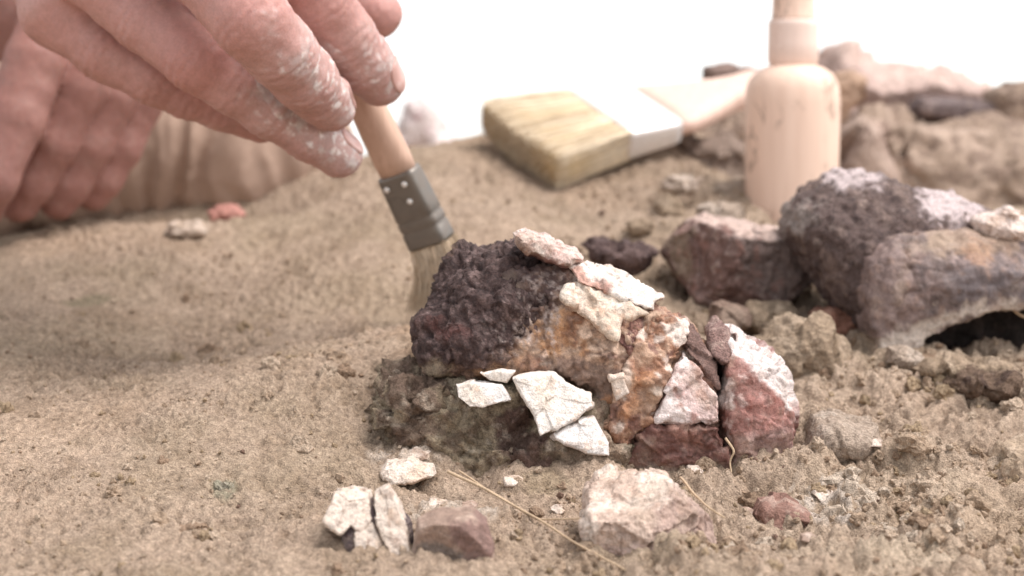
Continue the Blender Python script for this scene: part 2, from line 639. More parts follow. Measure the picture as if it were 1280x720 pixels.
ca = mixc(ca, sstep(.1, .8, grit) * .4, (.50, .385, .285))
ca = mixc(ca, sstep(.1, .8, -grit) * .55, (.235, .172, .12))
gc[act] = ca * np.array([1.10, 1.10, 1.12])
nyg, nxg = GX.shape
ii = np.arange(nyg * nxg).reshape(nyg, nxg)
GF = np.stack([ii[:-1, :-1].ravel(), ii[:-1, 1:].ravel(), ii[1:, 1:].ravel(), ii[1:, :-1].ravel()], 1)
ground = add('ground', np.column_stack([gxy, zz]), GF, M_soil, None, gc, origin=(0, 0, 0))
ground['kind'] = 'structure'
ZG = zz.reshape(nyg, nxg)


def gz(x, y):
    x, y = np.atleast_1d(x), np.atleast_1d(y)
    i = np.clip(np.searchsorted(gx, x) - 1, 0, nxg - 2)
    j = np.clip(np.searchsorted(gy, y) - 1, 0, nyg - 2)
    a = (x - gx[i]) / (gx[i + 1] - gx[i])
    b = (y - gy[j]) / (gy[j + 1] - gy[j])
    return (ZG[j, i] * (1 - a) + ZG[j, i + 1] * a) * (1 - b) + (ZG[j + 1, i] * (1 - a) + ZG[j + 1, i + 1] * a) * b


# ------------------------------------------------------------------ rocks, bones, flakes grown from a silhouette with real depth
class Pig:
    """pigment of a rock: patches bounded in the rock's own front plane, with ragged edges"""
    def __init__(self, p, n, uv, seed):
        self.p, self.n, self.uv, self.seed = p, n, uv, seed
        self.w = np.stack([fbm(p * 160, 4, .6, seed=seed + 1), fbm(p * 160, 4, .6, seed=seed + 2)], 1)
        self.c = np.zeros((len(p), 3))

    def base(self, c):
        self.c[:] = c
        return self

    def noise(self, sc, seed=0, octv=4):
        return fbm(self.p * sc, octv, .55, seed=self.seed + seed)

    def mix(self, k, c):
        self.c = mixc(self.c, k, c)
        return self

    def patch(self, poly, c, k=1.0, soft=6, warp=14):
        s = polysdf(self.uv + self.w * warp, poly)
        return self.mix(sstep(-soft, soft, s) * k, c)

    def speck(self, sc, lo, hi, c, k=1.0, seed=0):
        return self.mix(sstep(lo, hi, self.noise(sc, seed)) * k, c)


def rock(name, outline, d, D, R, pig, mat, parent=None, p=2.4, tilt=(0, 0), cuts=(), rough=(), facet=(), vox=None, seed=0, back=1.0, crumb=None, follow=None):
    """outline in survey pixels at distance d; D half depth, R rim rounding (metres); cuts = (point, normal) planes"""
    W = np.array([P(u, v, d) for u, v in outline])
    lo, hi = W.min(0), W.max(0)
    ctr = (lo + hi) / 2
    span = hi - lo
    ty = abs(tilt[0]) * span[0] / 2 + abs(tilt[1]) * span[2] / 2
    if vox is None:
        vox = max(span[0], span[2]) / 105
    vox = min(vox, D / 3.2)
    pad = 3 * vox
    X = np.arange(lo[0] - pad, hi[0] + pad, vox)
    Z = np.arange(lo[2] - pad, hi[2] + pad, vox)
    Y = np.arange(d + CAM[1] - D - ty - pad, d + CAM[1] + D * back + ty + pad, vox)
    xx, zz_ = np.meshgrid(X, Z, indexing='ij')
    q2 = np.column_stack([xx.ravel(), zz_.ravel()])
    if mat in (M_bone, M_crust):
        q3 = np.column_stack([q2[:, 0], np.full(len(q2), seed * .37), q2[:, 1]])
        amp_ = min(.0011, .05 * max(span[0], span[2])) * (.25 if D < .0048 else .6)
        q2 = q2 + amp_ * np.stack([fbm(q3 * 260, 3, .6, seed=seed + 90), fbm(q3 * 260, 3, .6, seed=seed + 95)], 1)
    s = polysdf(q2, W[:, [0, 2]]).reshape(xx.shape)
    y0 = d + CAM[1] + tilt[0] * (xx - ctr[0]) + tilt[1] * (zz_ - ctr[2])
    if follow is not None:
        y0 = follow(xx, zz_) + D
        y0 = np.where(s > -2 * vox, y0, y0[s > 0].max())
        Y = np.arange(y0[s > 0].min() - D - pad, y0[s > 0].max() + D + pad, vox)
    yy = Y[None, :, None] - y0[:, None, :]
    dy = np.where(yy < 0, -yy / D, yy / (D * back))
    rim = np.maximum(1 - s / R, 0)[:, None, :]
    f = ((rim ** p + dy ** p) ** (1 / p) - 1) * min(R, D)
    for pt, nm in cuts:
        pt, nm = np.asarray(pt, float), np.asarray(nm, float)
        nm = nm / np.linalg.norm(nm)
        pl = nm[0] * (X[:, None, None] - pt[0]) + nm[1] * (Y[None, :, None] - pt[1]) + nm[2] * (Z[None, None, :] - pt[2])
        f = np.maximum(f, pl)
    V, F = surface_nets(f, np.array([X[0], Y[0], Z[0]]), vox)
    if follow is not None:
        V = relax(V, F, 3)
    N = vnormals(V, F)
    raw = V.copy()
    disp = np.zeros(len(V))
    for sc, amp in facet:
        disp += amp * facets(raw * sc, seed)
    for sc, amp, octv in rough:
        disp += amp * fbm(raw * sc, octv, .55, seed=seed + 3)
    crk = None
    if name in ('bone_body', 'rust_fragment', 'pale_fragment', 'maroon_block', 'broken_end', 'arched_shaft', 'bone_fragment'):
        wv = raw + .0035 * np.stack([perlin(raw * 150, seed + 50 + k) for k in range(3)], 1)
        f1, f2, cid, off = worley(wv * 120, seed + 8)
        live = sstep(-.05, .35, perlin(raw * 60, seed + 60))
        crk = sstep(.10, 0, f2 - f1) * live
        disp += -.0007 * crk + .0006 * (_jit[cid, 1] - .5) * live
        f1, f2, cid, off = worley(wv * 330, seed + 9)
        disp += .00032 * (_jit[cid, 2] - .5)
    if crumb:
        sc, amp, mask = crumb
        mk = mask(raw, plane_uv(raw, d)) if mask else 1.0
        for q in (1, 2.1):
            f1, f2, cid, off = worley(raw * sc * q, seed + 5)
            disp += amp / q * np.sqrt(np.clip(1 - (f1 / .72) ** 2, 0, 1)) * (.4 + _jit[cid, 1]) * mk
    V = V + N * disp[:, None]
    N = vnormals(V, F)
    pg = pig(Pig(raw, N, plane_uv(raw, d), seed))
    if mat is M_bone:
        dk = .2 if name == 'white_chip' else 1.0
        pg.speck(60, .1, .8, np.array((.40, .30, .22)), .45 * dk, 31).speck(500, .25, .7, (.16, .10, .08), .45 * dk, 33).speck(190, .3, .7, (.30, .19, .14), .45 * dk, 35)
    if crk is not None and name != 'white_chip':
        pg.mix(crk * .45, (.15, .09, .07))
    col = pg.c
    return add(name, V, F, mat, parent, col)


def q_(*a):
    return [(a[i], a[i + 1]) for i in range(0, len(a), 2)]


DARK = (.055, .033, .030)
MAROON = (.13, .055, .043)
PINKW = (.66, .52, .47)
CREAM = (.72, .60, .48)
WHITE = (.84, .80, .77)
RUST = (.50, .20, .075)
TAN = (.43, .32, .22)

# ---- the crushed fossil in the middle
fossil = thing('fossil_bone', P(750, 585, .60), 'large cracked fossil bone with dark crust and white plates in the soil', 'fossil')
WHOLE = q_(530, 430, 545, 380, 575, 335, 650, 312, 720, 335, 800, 385, 860, 420, 930, 440, 965, 480, 970, 570, 900, 590, 770, 592, 640, 590, 540, 560, 530, 500)
rock('core', WHOLE, .612, .028, .022, lambda g: g.base(DARK).speck(200, .1, .6, (.16, .10, .07)), M_crust, fossil, rough=((60, .003, 4), (260, .001, 3)), seed=2)

WH3 = np.array([P(u, v, .60) for u, v in WHOLE])[:, [0, 2]]


def dome(off=0.0, ax_=0.0, az_=0.0, at=None):
    """front face shared by the tightly fitting pieces of the bone, each piece a little shifted and tilted"""
    c_ = P(*at) if at else None

    def fn(xx, zz_):
        s_ = polysdf(np.column_stack([xx.ravel(), zz_.ravel()]), WH3).reshape(xx.shape)
        k = np.clip(1 - np.maximum(s_ + .013, 0) / .040, 0, 1)
        y = .603 + CAM[1] - .033 * (1 - k ** 2.1) ** (1 / 2.1) + off
        if c_ is not None:
            y = y + ax_ * (xx - c_[0]) + az_ * (zz_ - c_[2])
        return y
    return fn


CRUST = q_(505, 440, 530, 372, 545, 330, 600, 295, 660, 290, 716, 335, 710, 360, 684, 384, 658, 410, 634, 430, 575, 444)


def crust_mask(raw, uv):
    smooth_ = sstep(-12, 14, polysdf(uv, q_(515, 450, 522, 385, 548, 372, 590, 392, 600, 420, 570, 450)))
    return sstep(-14, 8, polysdf(uv, CRUST)) * (1 - .8 * smooth_)


def pig_lump(g):
    g.base((.36, .23, .17))
    g.speck(120, 0, .6, (.50, .36, .27), .8)
    g.speck(260, .1, .6, (.16, .10, .075), .8, 3)
    g.patch(q_(640, 440, 672, 395, 700, 372, 740, 390, 775, 425, 778, 450, 720, 445, 660, 455), (.60, .44, .34), .95)
    g.patch(q_(655, 430, 672, 402, 700, 388, 728, 405, 720, 432, 690, 445), (.50, .27, .14), .55, 10, 26)
    g.patch(q_(704, 420, 712, 385, 725, 400, 722, 430), (.20, .09, .05), .7, 5, 16)
    g.speck(170, .15, .6, (.34, .20, .13), .6, 21)
    g.patch(q_(700, 345, 745, 362, 800, 385, 812, 400, 778, 425, 745, 402, 705, 382), (.70, .56, .45), 1, 6, 12)
    g.patch(q_(560, 445, 600, 436, 660, 430, 700, 470, 600, 478), (.17, .105, .085), .8, 8, 20)
    g.patch(q_(665, 452, 740, 448, 775, 470, 700, 480), (.19, .14, .10), .85, 6, 14)
    g.patch(q_(595, 452, 625, 440, 655, 448, 650, 465, 610, 470), (.55, .32, .18), .7, 8, 18)
    g.patch(q_(525, 435, 560, 432, 575, 470, 540, 475), (.33, .26, .18), .8)
    k = sstep(-12, 8, polysdf(g.uv + g.w * 16, CRUST))
    g.mix(k, (.078, .046, .042))
    g.mix(k * sstep(.0, .55, g.noise(330, 6)), (.20, .135, .125))
    g.mix(k * sstep(.1, .6, g.noise(500, 9)) * .7, (.032, .02, .02))
    g.mix(sstep(.15, .5, g.noise(620, 12)) * sstep(-30, 26, polysdf(g.uv + g.w * 20, q_(620, 420, 640, 385, 690, 345, 715, 350, 690, 395, 660, 430))) * .85, (.52, .42, .38))
    g.patch(q_(535, 402, 570, 396, 592, 408, 560, 420), (.12, .045, .038), .75, 6, 10)
    return g


def pig_body(g):
    g.base((.36, .20, .13)).speck(70, 0, .5, (.52, .35, .25)).speck(130, .0, .45, (.18, .08, .055), .85, 3).speck(240, .3, .65, (.68, .56, .48), .75, 5)
    g.patch(q_(640, 445, 672, 390, 705, 368, 745, 392, 780, 425, 780, 452, 720, 446, 660, 456), (.60, .43, .32), .85, 8, 20)
    g.patch(q_(660, 432, 675, 402, 702, 386, 730, 405, 722, 432, 692, 445), (.50, .25, .11), .75, 10, 26)
    g.patch(q_(706, 425, 712, 385, 724, 398, 722, 432), (.17, .07, .04), .75, 5, 16)
    g.patch(q_(665, 450, 740, 446, 790, 462, 780, 500, 740, 500, 700, 476), (.19, .13, .10), .85, 8, 20)
    g.patch(q_(740, 500, 800, 470, 815, 505, 790, 540, 755, 555), (.48, .24, .12), .75, 8, 20)
    g.patch(q_(595, 455, 625, 440, 660, 446, 655, 468, 610, 472), (.50, .29, .17), .7, 8, 18)
    g.patch(q_(750, 590, 790, 540, 820, 520, 900, 520, 920, 600), (.15, .065, .052), .85, 8, 18)
    g.patch(q_(885, 430, 912, 420, 915, 600, 890, 560, 888, 480), (.028, .018, .016), .95, 4, 6)
    k = sstep(-16, 12, polysdf(g.uv + g.w * 22, CRUST))
    g.mix(k, (.078, .046, .042))
    g.mix(sstep(.0, .4, g.noise(560, 12)) * sstep(-34, 20, polysdf(g.uv + g.w * 24, q_(622, 432, 640, 392, 690, 348, 722, 350, 700, 398, 668, 436))) * .85, (.56, .46, .42))
    return g.speck(420, .2, .6, (.14, .085, .065), .5, 9)


rock('bone_body', q_(560, 455, 590, 400, 630, 350, 680, 326, 722, 334, 765, 350, 818, 380, 858, 406, 884, 436, 892, 480, 895, 535, 906, 600, 800, 606, 750, 600, 742, 520, 735, 486, 690, 474, 640, 472, 580, 472), .58, .011, .004,
     pig_body, M_bone, fossil, p=3, rough=((90, .0012, 4), (330, .0006, 4)), facet=((62, .0022), (170, .0014), (360, .0005)), seed=29, vox=.0006, follow=lambda xx, zz_: dome(.0010)(xx, zz_) + .14 * np.maximum(P(735, 450, .58)[0] - xx, 0))

rock('crusted_lump', q_(523, 430, 527, 395, 543, 374, 551, 345, 575, 322, 612, 310, 650, 305, 692, 320, 722, 338, 735, 352, 726, 385, 700, 410, 672, 440, 655, 472, 600, 478, 550, 474, 532, 458),
     .600, .028, .024, pig_lump, M_crust, fossil, p=2.3, tilt=(.12, .25), rough=((70, .0022, 3), (300, .0010, 3)), facet=((80, .0026), (210, .0009)), seed=11, vox=.00062,
     crumb=(480, .0009, crust_mask))


def pig_flake(g):
    g.base((.62, .46, .41)).speck(160, 0, .5, (.74, .64, .58))
    g.patch(q_(640, 300, 665, 308, 712, 328, 712, 345, 650, 325), (.16, .065, .055), .9, 4, 8)
    return g.speck(300, .35, .6, (.40, .20, .16), .6, 4)


rock('flake', q_(643, 290, 656, 286, 690, 298, 721, 313, 729, 323, 712, 333, 690, 329, 660, 317, 645, 305), .585, .011, .0026, pig_flake, M_bone, fossil, p=3, rough=((200, .0005, 3),), facet=((140, .0008),), seed=15, tilt=(.1, .3))


def pig_plate(g):
    g.base((.76, .69, .63)).speck(90, .1, .7, (.66, .50, .42), .7)
    g.patch(q_(705, 335, 730, 335, 765, 362, 752, 372, 720, 352), (.46, .19, .13), .75, 4, 9)
    return g.speck(340, .4, .7, (.45, .30, .25), .5, 4)


rock('white_plate', q_(712, 332, 733, 325, 760, 335, 790, 348, 833, 373, 820, 378, 818, 389, 790, 379, 755, 363, 722, 352), .58, .0030, .0009,
     pig_plate, M_bone, fossil, p=5, rough=((140, .0007, 4), (420, .00025, 3)), facet=((95, .0012), (260, .0003)), seed=18, vox=.00055, follow=dome(-.0030, .12, .2, (770, 355, .58)))
rock('cream_plate', q_(702, 353, 724, 354, 757, 365, 792, 381, 815, 391, 800, 393, 776, 397, 770, 424, 750, 409, 722, 387, 700, 371), .58, .0030, .0009,
     lambda g: g.base((.70, .57, .46)).speck(110, 0, .6, (.78, .69, .60), .8).speck(260, .3, .6, (.55, .33, .22), .6, 3), M_bone, fossil, p=5, rough=((140, .0007, 4), (420, .00025, 3)), facet=((95, .0012), (260, .0003)), seed=19, vox=.00055, follow=dome(-.0026))
rock('brown_wedge', q_(777, 398, 800, 394, 806, 397, 795, 425, 784, 450, 768, 441, 771, 425), .58, .0030, .0009,
     lambda g: g.base((.18, .085, .07)).speck(170, 0, .5, (.36, .19, .15)).speck(300, .2, .6, (.5, .36, .30), .5, 4), M_crust, fossil, p=5, rough=((140, .0007, 4), (420, .00025, 3)), facet=((95, .0012), (260, .0003)), seed=23, vox=.00055, follow=dome(.0002))


def pig_mid(g):
    g.base((.33, .17, .105)).speck(110, 0, .45, (.52, .34, .24)).speck(180, .15, .5, (.72, .60, .52), .9, 3)
    g.speck(230, .2, .55, (.15, .065, .05), .8, 6)
    g.patch(q_(825, 405, 862, 400, 860, 430, 838, 428), (.74, .63, .56), .9, 4, 8)
    g.patch(q_(772, 455, 790, 450, 795, 480, 775, 490), (.70, .56, .46), .8, 5, 10)
    return g.patch(q_(790, 470, 815, 450, 810, 505, 780, 510), (.50, .25, .13), .7, 6, 12)


rock('rust_fragment', q_(808, 395, 822, 389, 860, 404, 857, 428, 838, 451, 825, 484, 812, 519, 787, 545, 764, 562, 757, 522, 764, 492, 778, 460, 789, 425), .58, .0030, .0009,
     pig_mid, M_bone, fossil, p=5, rough=((130, .0012, 4), (420, .0004, 3)), facet=((120, .0018), (300, .0005)), seed=27, vox=.00055, follow=dome(-.0016, 0, .03, (810, 450, .58)))
rock('pale_fragment', q_(852, 440, 872, 458, 894, 488, 894, 523, 850, 523, 814, 522, 827, 485, 840, 453), .58, .0030, .0009,
     lambda g: g.base((.64, .48, .45)).speck(110, 0, .5, (.76, .66, .63)).speck(210, .2, .55, (.40, .21, .18), .8, 4).speck(380, .3, .6, (.28, .13, .11), .5, 7), M_bone, fossil, p=5, rough=((140, .0007, 4), (420, .00025, 3)), facet=((95, .0012), (260, .0003)), seed=31, vox=.00055, follow=dome(-.0030, .06, .05, (860, 490, .58)))
rock('brown_splinter', q_(860, 405, 878, 425, 895, 452, 896, 485, 874, 456, 855, 436), .58, .0030, .0009,
     lambda g: g.base((.20, .12, .10)).speck(150, 0, .5, (.32, .21, .18)), M_crust, fossil, p=5, rough=((140, .0007, 4), (420, .00025, 3)), facet=((95, .0012), (260, .0003)), seed=33, vox=.00055, follow=dome(-.0010, .2, 0, (880, 445, .58)))
rock('brown_knob', q_(884, 414, 899, 402, 914, 414, 916, 434, 902, 456, 888, 442), .58, 0.006, 0.003,
     lambda g: g.base((.25, .15, .13)).speck(190, 0, .5, (.40, .28, .24)), M_crust, fossil, p=5, rough=((140, .0007, 4), (420, .00025, 3)), facet=((95, .0012), (260, .0003)), seed=34, vox=.00055, follow=dome(-.0015))


def pig_lower(g):
    g.base((.15, .065, .052)).speck(130, .0, .5, (.30, .15, .12)).speck(260, .25, .6, (.42, .28, .24), .6, 4)
    return g.patch(q_(760, 575, 840, 578, 915, 570, 915, 600, 760, 600), (.33, .26, .21), .75, 8, 12)


rock('maroon_block', q_(758, 582, 788, 546, 814, 525, 850, 525, 895, 526, 913, 578, 905, 604, 840, 608, 768, 604), .58, 0.01, 0.0025,
     pig_lower, M_bone, fossil, p=5, rough=((110, .0012, 4), (380, .0004, 3)), facet=((70, .0024), (190, .0008)), seed=37, vox=.00055, follow=dome(-.0042, -.05, .12, (840, 560, .58)))


def pig_right(g):
    g.base((.25, .115, .095)).speck(120, 0, .5, (.40, .22, .19)).speck(240, .25, .6, (.60, .44, .40), .7, 4)
    g.patch(q_(900, 422, 925, 415, 995, 470, 990, 520, 965, 488, 935, 455, 908, 445), (.76, .67, .64), .95, 5, 10)
    g.patch(q_(898, 470, 910, 470, 914, 505, 898, 510), (.70, .58, .53), .8, 4, 8)
    g.patch(q_(930, 495, 960, 480, 975, 515, 950, 525), (.34, .14, .115), .6, 6, 14)
    return g.patch(q_(915, 540, 985, 525, 990, 580, 915, 590), (.30, .20, .18), .7, 8, 12)


rock('broken_end', q_(908, 430, 922, 418, 952, 438, 985, 473, 992, 520, 988, 575, 955, 594, 920, 592, 911, 552, 903, 505, 904, 462), .58, 0.011, 0.003,
     pig_right, M_bone, fossil, p=5, rough=((110, .001, 4), (380, .0003, 3)), facet=((62, .0026), (190, .0007)), seed=41, vox=.00055, follow=dome(-.0045, -.22, .1, (945, 510, .58)))


def pig_matrix(g):
    g.base((.36, .285, .20)).speck(70, -.1, .5, (.45, .37, .27)).speck(150, .1, .5, (.16, .11, .08), .8, 3).speck(420, .1, .5, (.24, .18, .125), .7, 5)
    g.patch(q_(610, 510, 660, 505, 680, 545, 690, 575, 640, 580, 620, 545), (.13, .075, .065), .85, 8, 20)
    g.patch(q_(480, 460, 545, 455, 560, 500, 545, 545, 500, 535), (.17, .115, .09), .8, 10, 26)
    g.patch(q_(690, 520, 770, 500, 770, 570, 700, 575), (.42, .30, .23), .6, 8, 16)
    return g.speck(330, .3, .65, (.55, .46, .37), .5, 8)


rock('earthy_matrix', q_(500, 480, 545, 462, 600, 462, 700, 466, 775, 472, 790, 540, 780, 605, 700, 612, 600, 610, 535, 595, 505, 545), .592, .025, .014, pig_matrix, M_soil, fossil, p=2.6, tilt=(0, .3), rough=((60, .0018, 5), (330, .0009, 3)), facet=((70, .0040), (190, .0016)), seed=44, vox=.0008, crumb=(280, .0012, None))
rock('matrix_nodule', q_(474, 512, 480, 478, 500, 462, 540, 460, 566, 480, 568, 530, 560, 566, 520, 575, 488, 560), .590, .020, .010, pig_matrix, M_soil, fossil, p=2.2, rough=((80, .002, 5), (320, .0010, 3)), facet=((95, .0045), (220, .0018)), seed=47, vox=.0006, crumb=(330, .0010, None))


def pig_chip(g):
    g.base(WHITE).speck(80, .1, .7, (.74, .64, .54), .8).speck(300, .3, .6, (.60, .40, .28), .55, 4)
    return g


CH = dict(p=4, rough=((150, .0004, 3),), facet=((90, .0007),))
rock('white_chip', q_(570, 481, 586, 477, 606, 476, 628, 481, 640, 499, 622, 504, 604, 509, 586, 508, 571, 497), .566, .0026, .0014, pig_chip, M_bone, fossil, seed=51, tilt=(0, .35), **CH)
rock('white_chip', q_(640, 472, 664, 466, 690, 467, 712, 480, 737, 494, 741, 508, 722, 522, 700, 532, 674, 543, 668, 520, 655, 498), .5655, .003, .0014,
     lambda g: pig_chip(g).mix(.35, (.74, .63, .52)), M_bone, fossil, seed=53, tilt=(.15, .3), **CH)
rock('white_chip', q_(600, 466, 622, 462, 644, 463, 634, 478, 614, 475), .568, .0024, .0012, lambda g: pig_chip(g).mix(.4, CREAM), M_bone, fossil, seed=55, **CH)
rock('white_chip', q_(688, 545, 705, 530, 742, 521, 752, 538, 762, 552, 760, 568, 735, 566, 712, 556), .566, .0045, .0022, lambda g: pig_chip(g).speck(200, .0, .5, (.50, .40, .35), .7, 9), M_bone, fossil, seed=57, tilt=(.1, .35), **CH)
rock('white_chip', q_(762, 470, 778, 466, 786, 490, 770, 500), .570, .003, .0014, lambda g: pig_chip(g).mix(.5, (.6, .44, .34)), M_bone, fossil, seed=58, **CH)

# ---- the second bone at the right edge
jaw = thing('fossil_bone', P(1180, 430, .69), 'long grey fossil bone arched over a dark hollow, patched white on top', 'fossil')


def pig_jaw(g):
    g.base((.14, .095, .085)).speck(120, 0, .5, (.24, .17, .145)).speck(300, .2, .6, (.065, .042, .04), .8, 3)
    g.patch(q_(1135, 240, 1175, 238, 1225, 262, 1215, 272, 1140, 275), (.70, .58, .57), .95, 5, 12)
    g.patch(q_(1030, 218, 1085, 212, 1105, 228, 1050, 238), (.70, .58, .57), .9, 5, 12)
    g.patch(q_(975, 280, 985, 262, 1010, 250, 1010, 280, 990, 295), (.36, .30, .27), .8, 6, 12)
    g.patch(q_(1225, 285, 1300, 262, 1300, 320, 1240, 310), (.70, .56, .47), .8, 6, 12)
    return g.speck(300, .55, .8, (.48, .38, .33), .5, 9)


rock('crusted_back', q_(982, 292, 990, 262, 1012, 240, 1045, 222, 1080, 216, 1125, 232, 1170, 242, 1225, 262, 1300, 296, 1420, 330, 1420, 365, 1280, 372, 1160, 385, 1120, 425, 1060, 402, 1030, 372, 1005, 325), .705, .034, .026, pig_jaw, M_crust, jaw,
     p=2.4, tilt=(0, .3), rough=((55, .0012, 4), (240, .0009, 4)), facet=((45, .0016), (130, .0010)), seed=61, vox=.0011, crumb=(420, .0007, None))


def pig_arch(g):
    g.base((.17, .125, .115)).speck(100, 0, .5, (.26, .19, .175)).speck(220, .1, .5, (.085, .058, .055), .85, 3)
    g.patch(q_(1060, 300, 1130, 285, 1140, 420, 1080, 430, 1060, 380), (.27, .19, .17), .6, 10, 24)
    g.patch(q_(1150, 280, 1290, 280, 1290, 300, 1230, 318, 1160, 315), (.40, .28, .20), .7, 8, 16)
    g.patch(q_(1190, 305, 1230, 302, 1230, 325, 1195, 325), (.42, .22, .12), .45, 6, 14)
    g.patch(q_(1170, 335, 1290, 325, 1290, 365, 1180, 372), (.15, .125, .13), .7, 8, 12)
    g.patch(q_(1070, 420, 1130, 400, 1180, 375, 1400, 360, 1400, 400, 1180, 395, 1130, 440, 1080, 450), (.50, .42, .36), 1.0, 6, 14)
    return g.speck(330, .4, .75, (.42, .33, .30), .45, 8)


rock('arched_shaft', q_(1068, 360, 1078, 318, 1105, 296, 1150, 286, 1200, 290, 1290, 300, 1420, 318, 1420, 382, 1285, 384, 1225, 390, 1180, 404, 1150, 420, 1130, 440, 1090, 448, 1078, 400), .678, .020, .008, pig_arch, M_bone, jaw,
     p=3.2, tilt=(.05, .3), rough=((50, .0014, 4), (300, .0006, 4)), facet=((45, .0009), (170, .0005)), seed=66, cuts=((P(1100, 360, .660), (-.6, -1, .05)), (P(1230, 350, .660), (.12, -1, -.15)), (P(1200, 300, .668), (.1, -.8, .7))), vox=.0010)
rock('hollow_shade', q_(1130, 400, 1150, 375, 1200, 362, 1300, 350, 1420, 345, 1420, 455, 1300, 460, 1150, 460), .704, .010, .006, lambda g: g.base((.035, .024, .02)).speck(200, 0, .5, (.06, .04, .033)), M_crust, jaw, rough=((110, .002, 4),), facet=((110, .002),), seed=69)  # near-black piece added to paint the shade inside the hollow
rock('pale_knob', q_(1215, 275, 1255, 262, 1300, 282, 1310, 310, 1260, 312, 1225, 298), .682, .014, .008,
     lambda g: g.base((.66, .54, .48)).speck(120, 0, .5, (.50, .37, .30)), M_bone, jaw, rough=((90, .0015, 4),), facet=((110, .0012),), seed=68)

# ---- loose stones and fragments
STONE_D = lambda g: g.base((.17, .10, .085)).speck(90, 0, .5, (.27, .175, .15)).speck(240, .2, .6, (.40, .30, .265), .7, 3)


def pig_mud(g):
    STONE_D(g)
    g.patch(q_(905, 285, 960, 280, 1030, 300, 1025, 350, 960, 372, 925, 340), (.20, .155, .14), .7, 10, 20)
    g.patch(q_(865, 260, 1035, 292, 1035, 305, 940, 292, 870, 278), (.60, .46, .40), .85, 4, 8)
    g.patch(q_(825, 300, 858, 285, 866, 340, 840, 350), (.27, .20, .14), .7, 6, 10)
    return g.speck(200, .3, .6, (.30, .16, .13), .5, 7)


o = rock('stone', q_(829, 316, 842, 292, 868, 276, 885, 272, 960, 286, 1008, 298, 1025, 318, 1022, 342, 1000, 358, 975, 376, 940, 392, 900, 396, 875, 380, 850, 352), .738, .030, .008, pig_mud, M_stone,
         p=4, tilt=(.2, .2), rough=((70, .0009, 4), (300, .0005, 4)), facet=((60, .0014), (170, .0008)), seed=71, cuts=((P(960, 335, .716), (.30, -1, -.12)), (P(950, 290, .722), (.17, -.28, 1)), (P(866, 330, .724), (-.75, -.8, .05)), (P(900, 375, .72), (-.1, -.7, -.8))))
tag(o, 'angular reddish brown stone lying between cracked fossil and wooden handle', 'stone')
o = rock('bone_fragment', q_(728, 305, 742, 297, 770, 306, 800, 303, 821, 316, 805, 335, 785, 345, 760, 334, 735, 325), .735, .013, .006,
         lambda g: g.base((.10, .06, .055)).speck(150, 0, .5, (.17, .11, .10)), M_crust, rough=((120, .0016, 4),), facet=((110, .002),), seed=74)
tag(o, 'small dark crumbly fragment behind the white plates of the cracked fossil', 'fragment')


def loc_of(u, v, d):
    p = P(u, v, d)
    return (p[0], p[1], float(gz(p[0], p[1])[0]))


# cracked white piece in front
fr = thing('bone_fragment', P(462, 700, .49), 'cracked white bone fragment in two plates with dark underside', 'fragment')
rock('dark_underside', q_(425, 640, 470, 625, 512, 650, 518, 690, 480, 706, 450, 702, 432, 680), .492, .007, .003, lambda g: g.base((.10, .07, .075)).speck(200, 0, .5, (.25, .19, .17)), M_crust, fr, seed=80, rough=((200, .0006, 4),), tilt=(0, .4))
PW = lambda g: g.base((.66, .56, .48)).speck(150, .05, .6, (.64, .49, .38), .8).speck(420, .3, .6, (.35, .24, .18), .6, 4)
rock('white_plate', q_(408, 648, 418, 616, 440, 612, 462, 618, 466, 645, 452, 660, 440, 652, 428, 662), .491, .0040, .0007, PW, M_bone, fr, p=6, seed=81, rough=((260, .0003, 4),), facet=((130, .0008),), tilt=(.1, .6))
rock('white_plate', q_(466, 618, 484, 610, 494, 622, 508, 655, 517, 684, 496, 694, 480, 672, 470, 645), .488, .0040, .0007, PW, M_bone, fr, p=6, seed=82, rough=((260, .0003, 4),), facet=((130, .0008),), tilt=(-.1, .6))
rock('white_plate', q_(444, 664, 466, 650, 478, 674, 492, 695, 462, 703, 448, 694), .487, .0040, .0007, PW, M_bone, fr, p=6, seed=83, rough=((260, .0003, 4),), facet=((130, .0008),), tilt=(0, .55))


def pig_grey(g):
    g.base((.30, .21, .165)).speck(120, 0, .5, (.42, .31, .25))
    g.patch(q_(520, 680, 530, 672, 570, 676, 605, 700, 606, 730, 520, 730), (.17, .135, .115), .9, 3, 5)
    g.patch(q_(560, 650, 615, 640, 618, 690, 600, 700, 575, 672), (.20, .12, .105), .8, 5, 8)
    return g


o = rock('stone', q_(518, 690, 524, 652, 545, 643, 590, 640, 610, 652, 616, 680, 612, 716, 585, 735, 535, 730), .483, .011, .004, pig_grey, M_stone, p=3, seed=86, tilt=(0, .3),
         cuts=((P(560, 690, .4775), (-.15, -1, -.3)), (P(590, 665, .476), (.6, -.8, .5))), rough=((120, .0005, 4), (400, .0002, 3)), facet=((70, .0008),))
tag(o, 'small stone with flat dark grey broken face beside the cracked white fragment', 'stone')


def pig_pale(g):
    g.base((.53, .40, .325)).speck(110, 0, .55, (.66, .55, .47)).speck(300, .3, .6, (.52, .36, .28), .6, 3)
    g.patch(q_(800, 625, 840, 610, 900, 640, 900, 700, 830, 700, 822, 655), (.35, .24, .20), .85, 6, 12)
    return g.patch(q_(730, 672, 822, 662, 830, 700, 740, 705), (.52, .38, .33), .7, 4, 8)


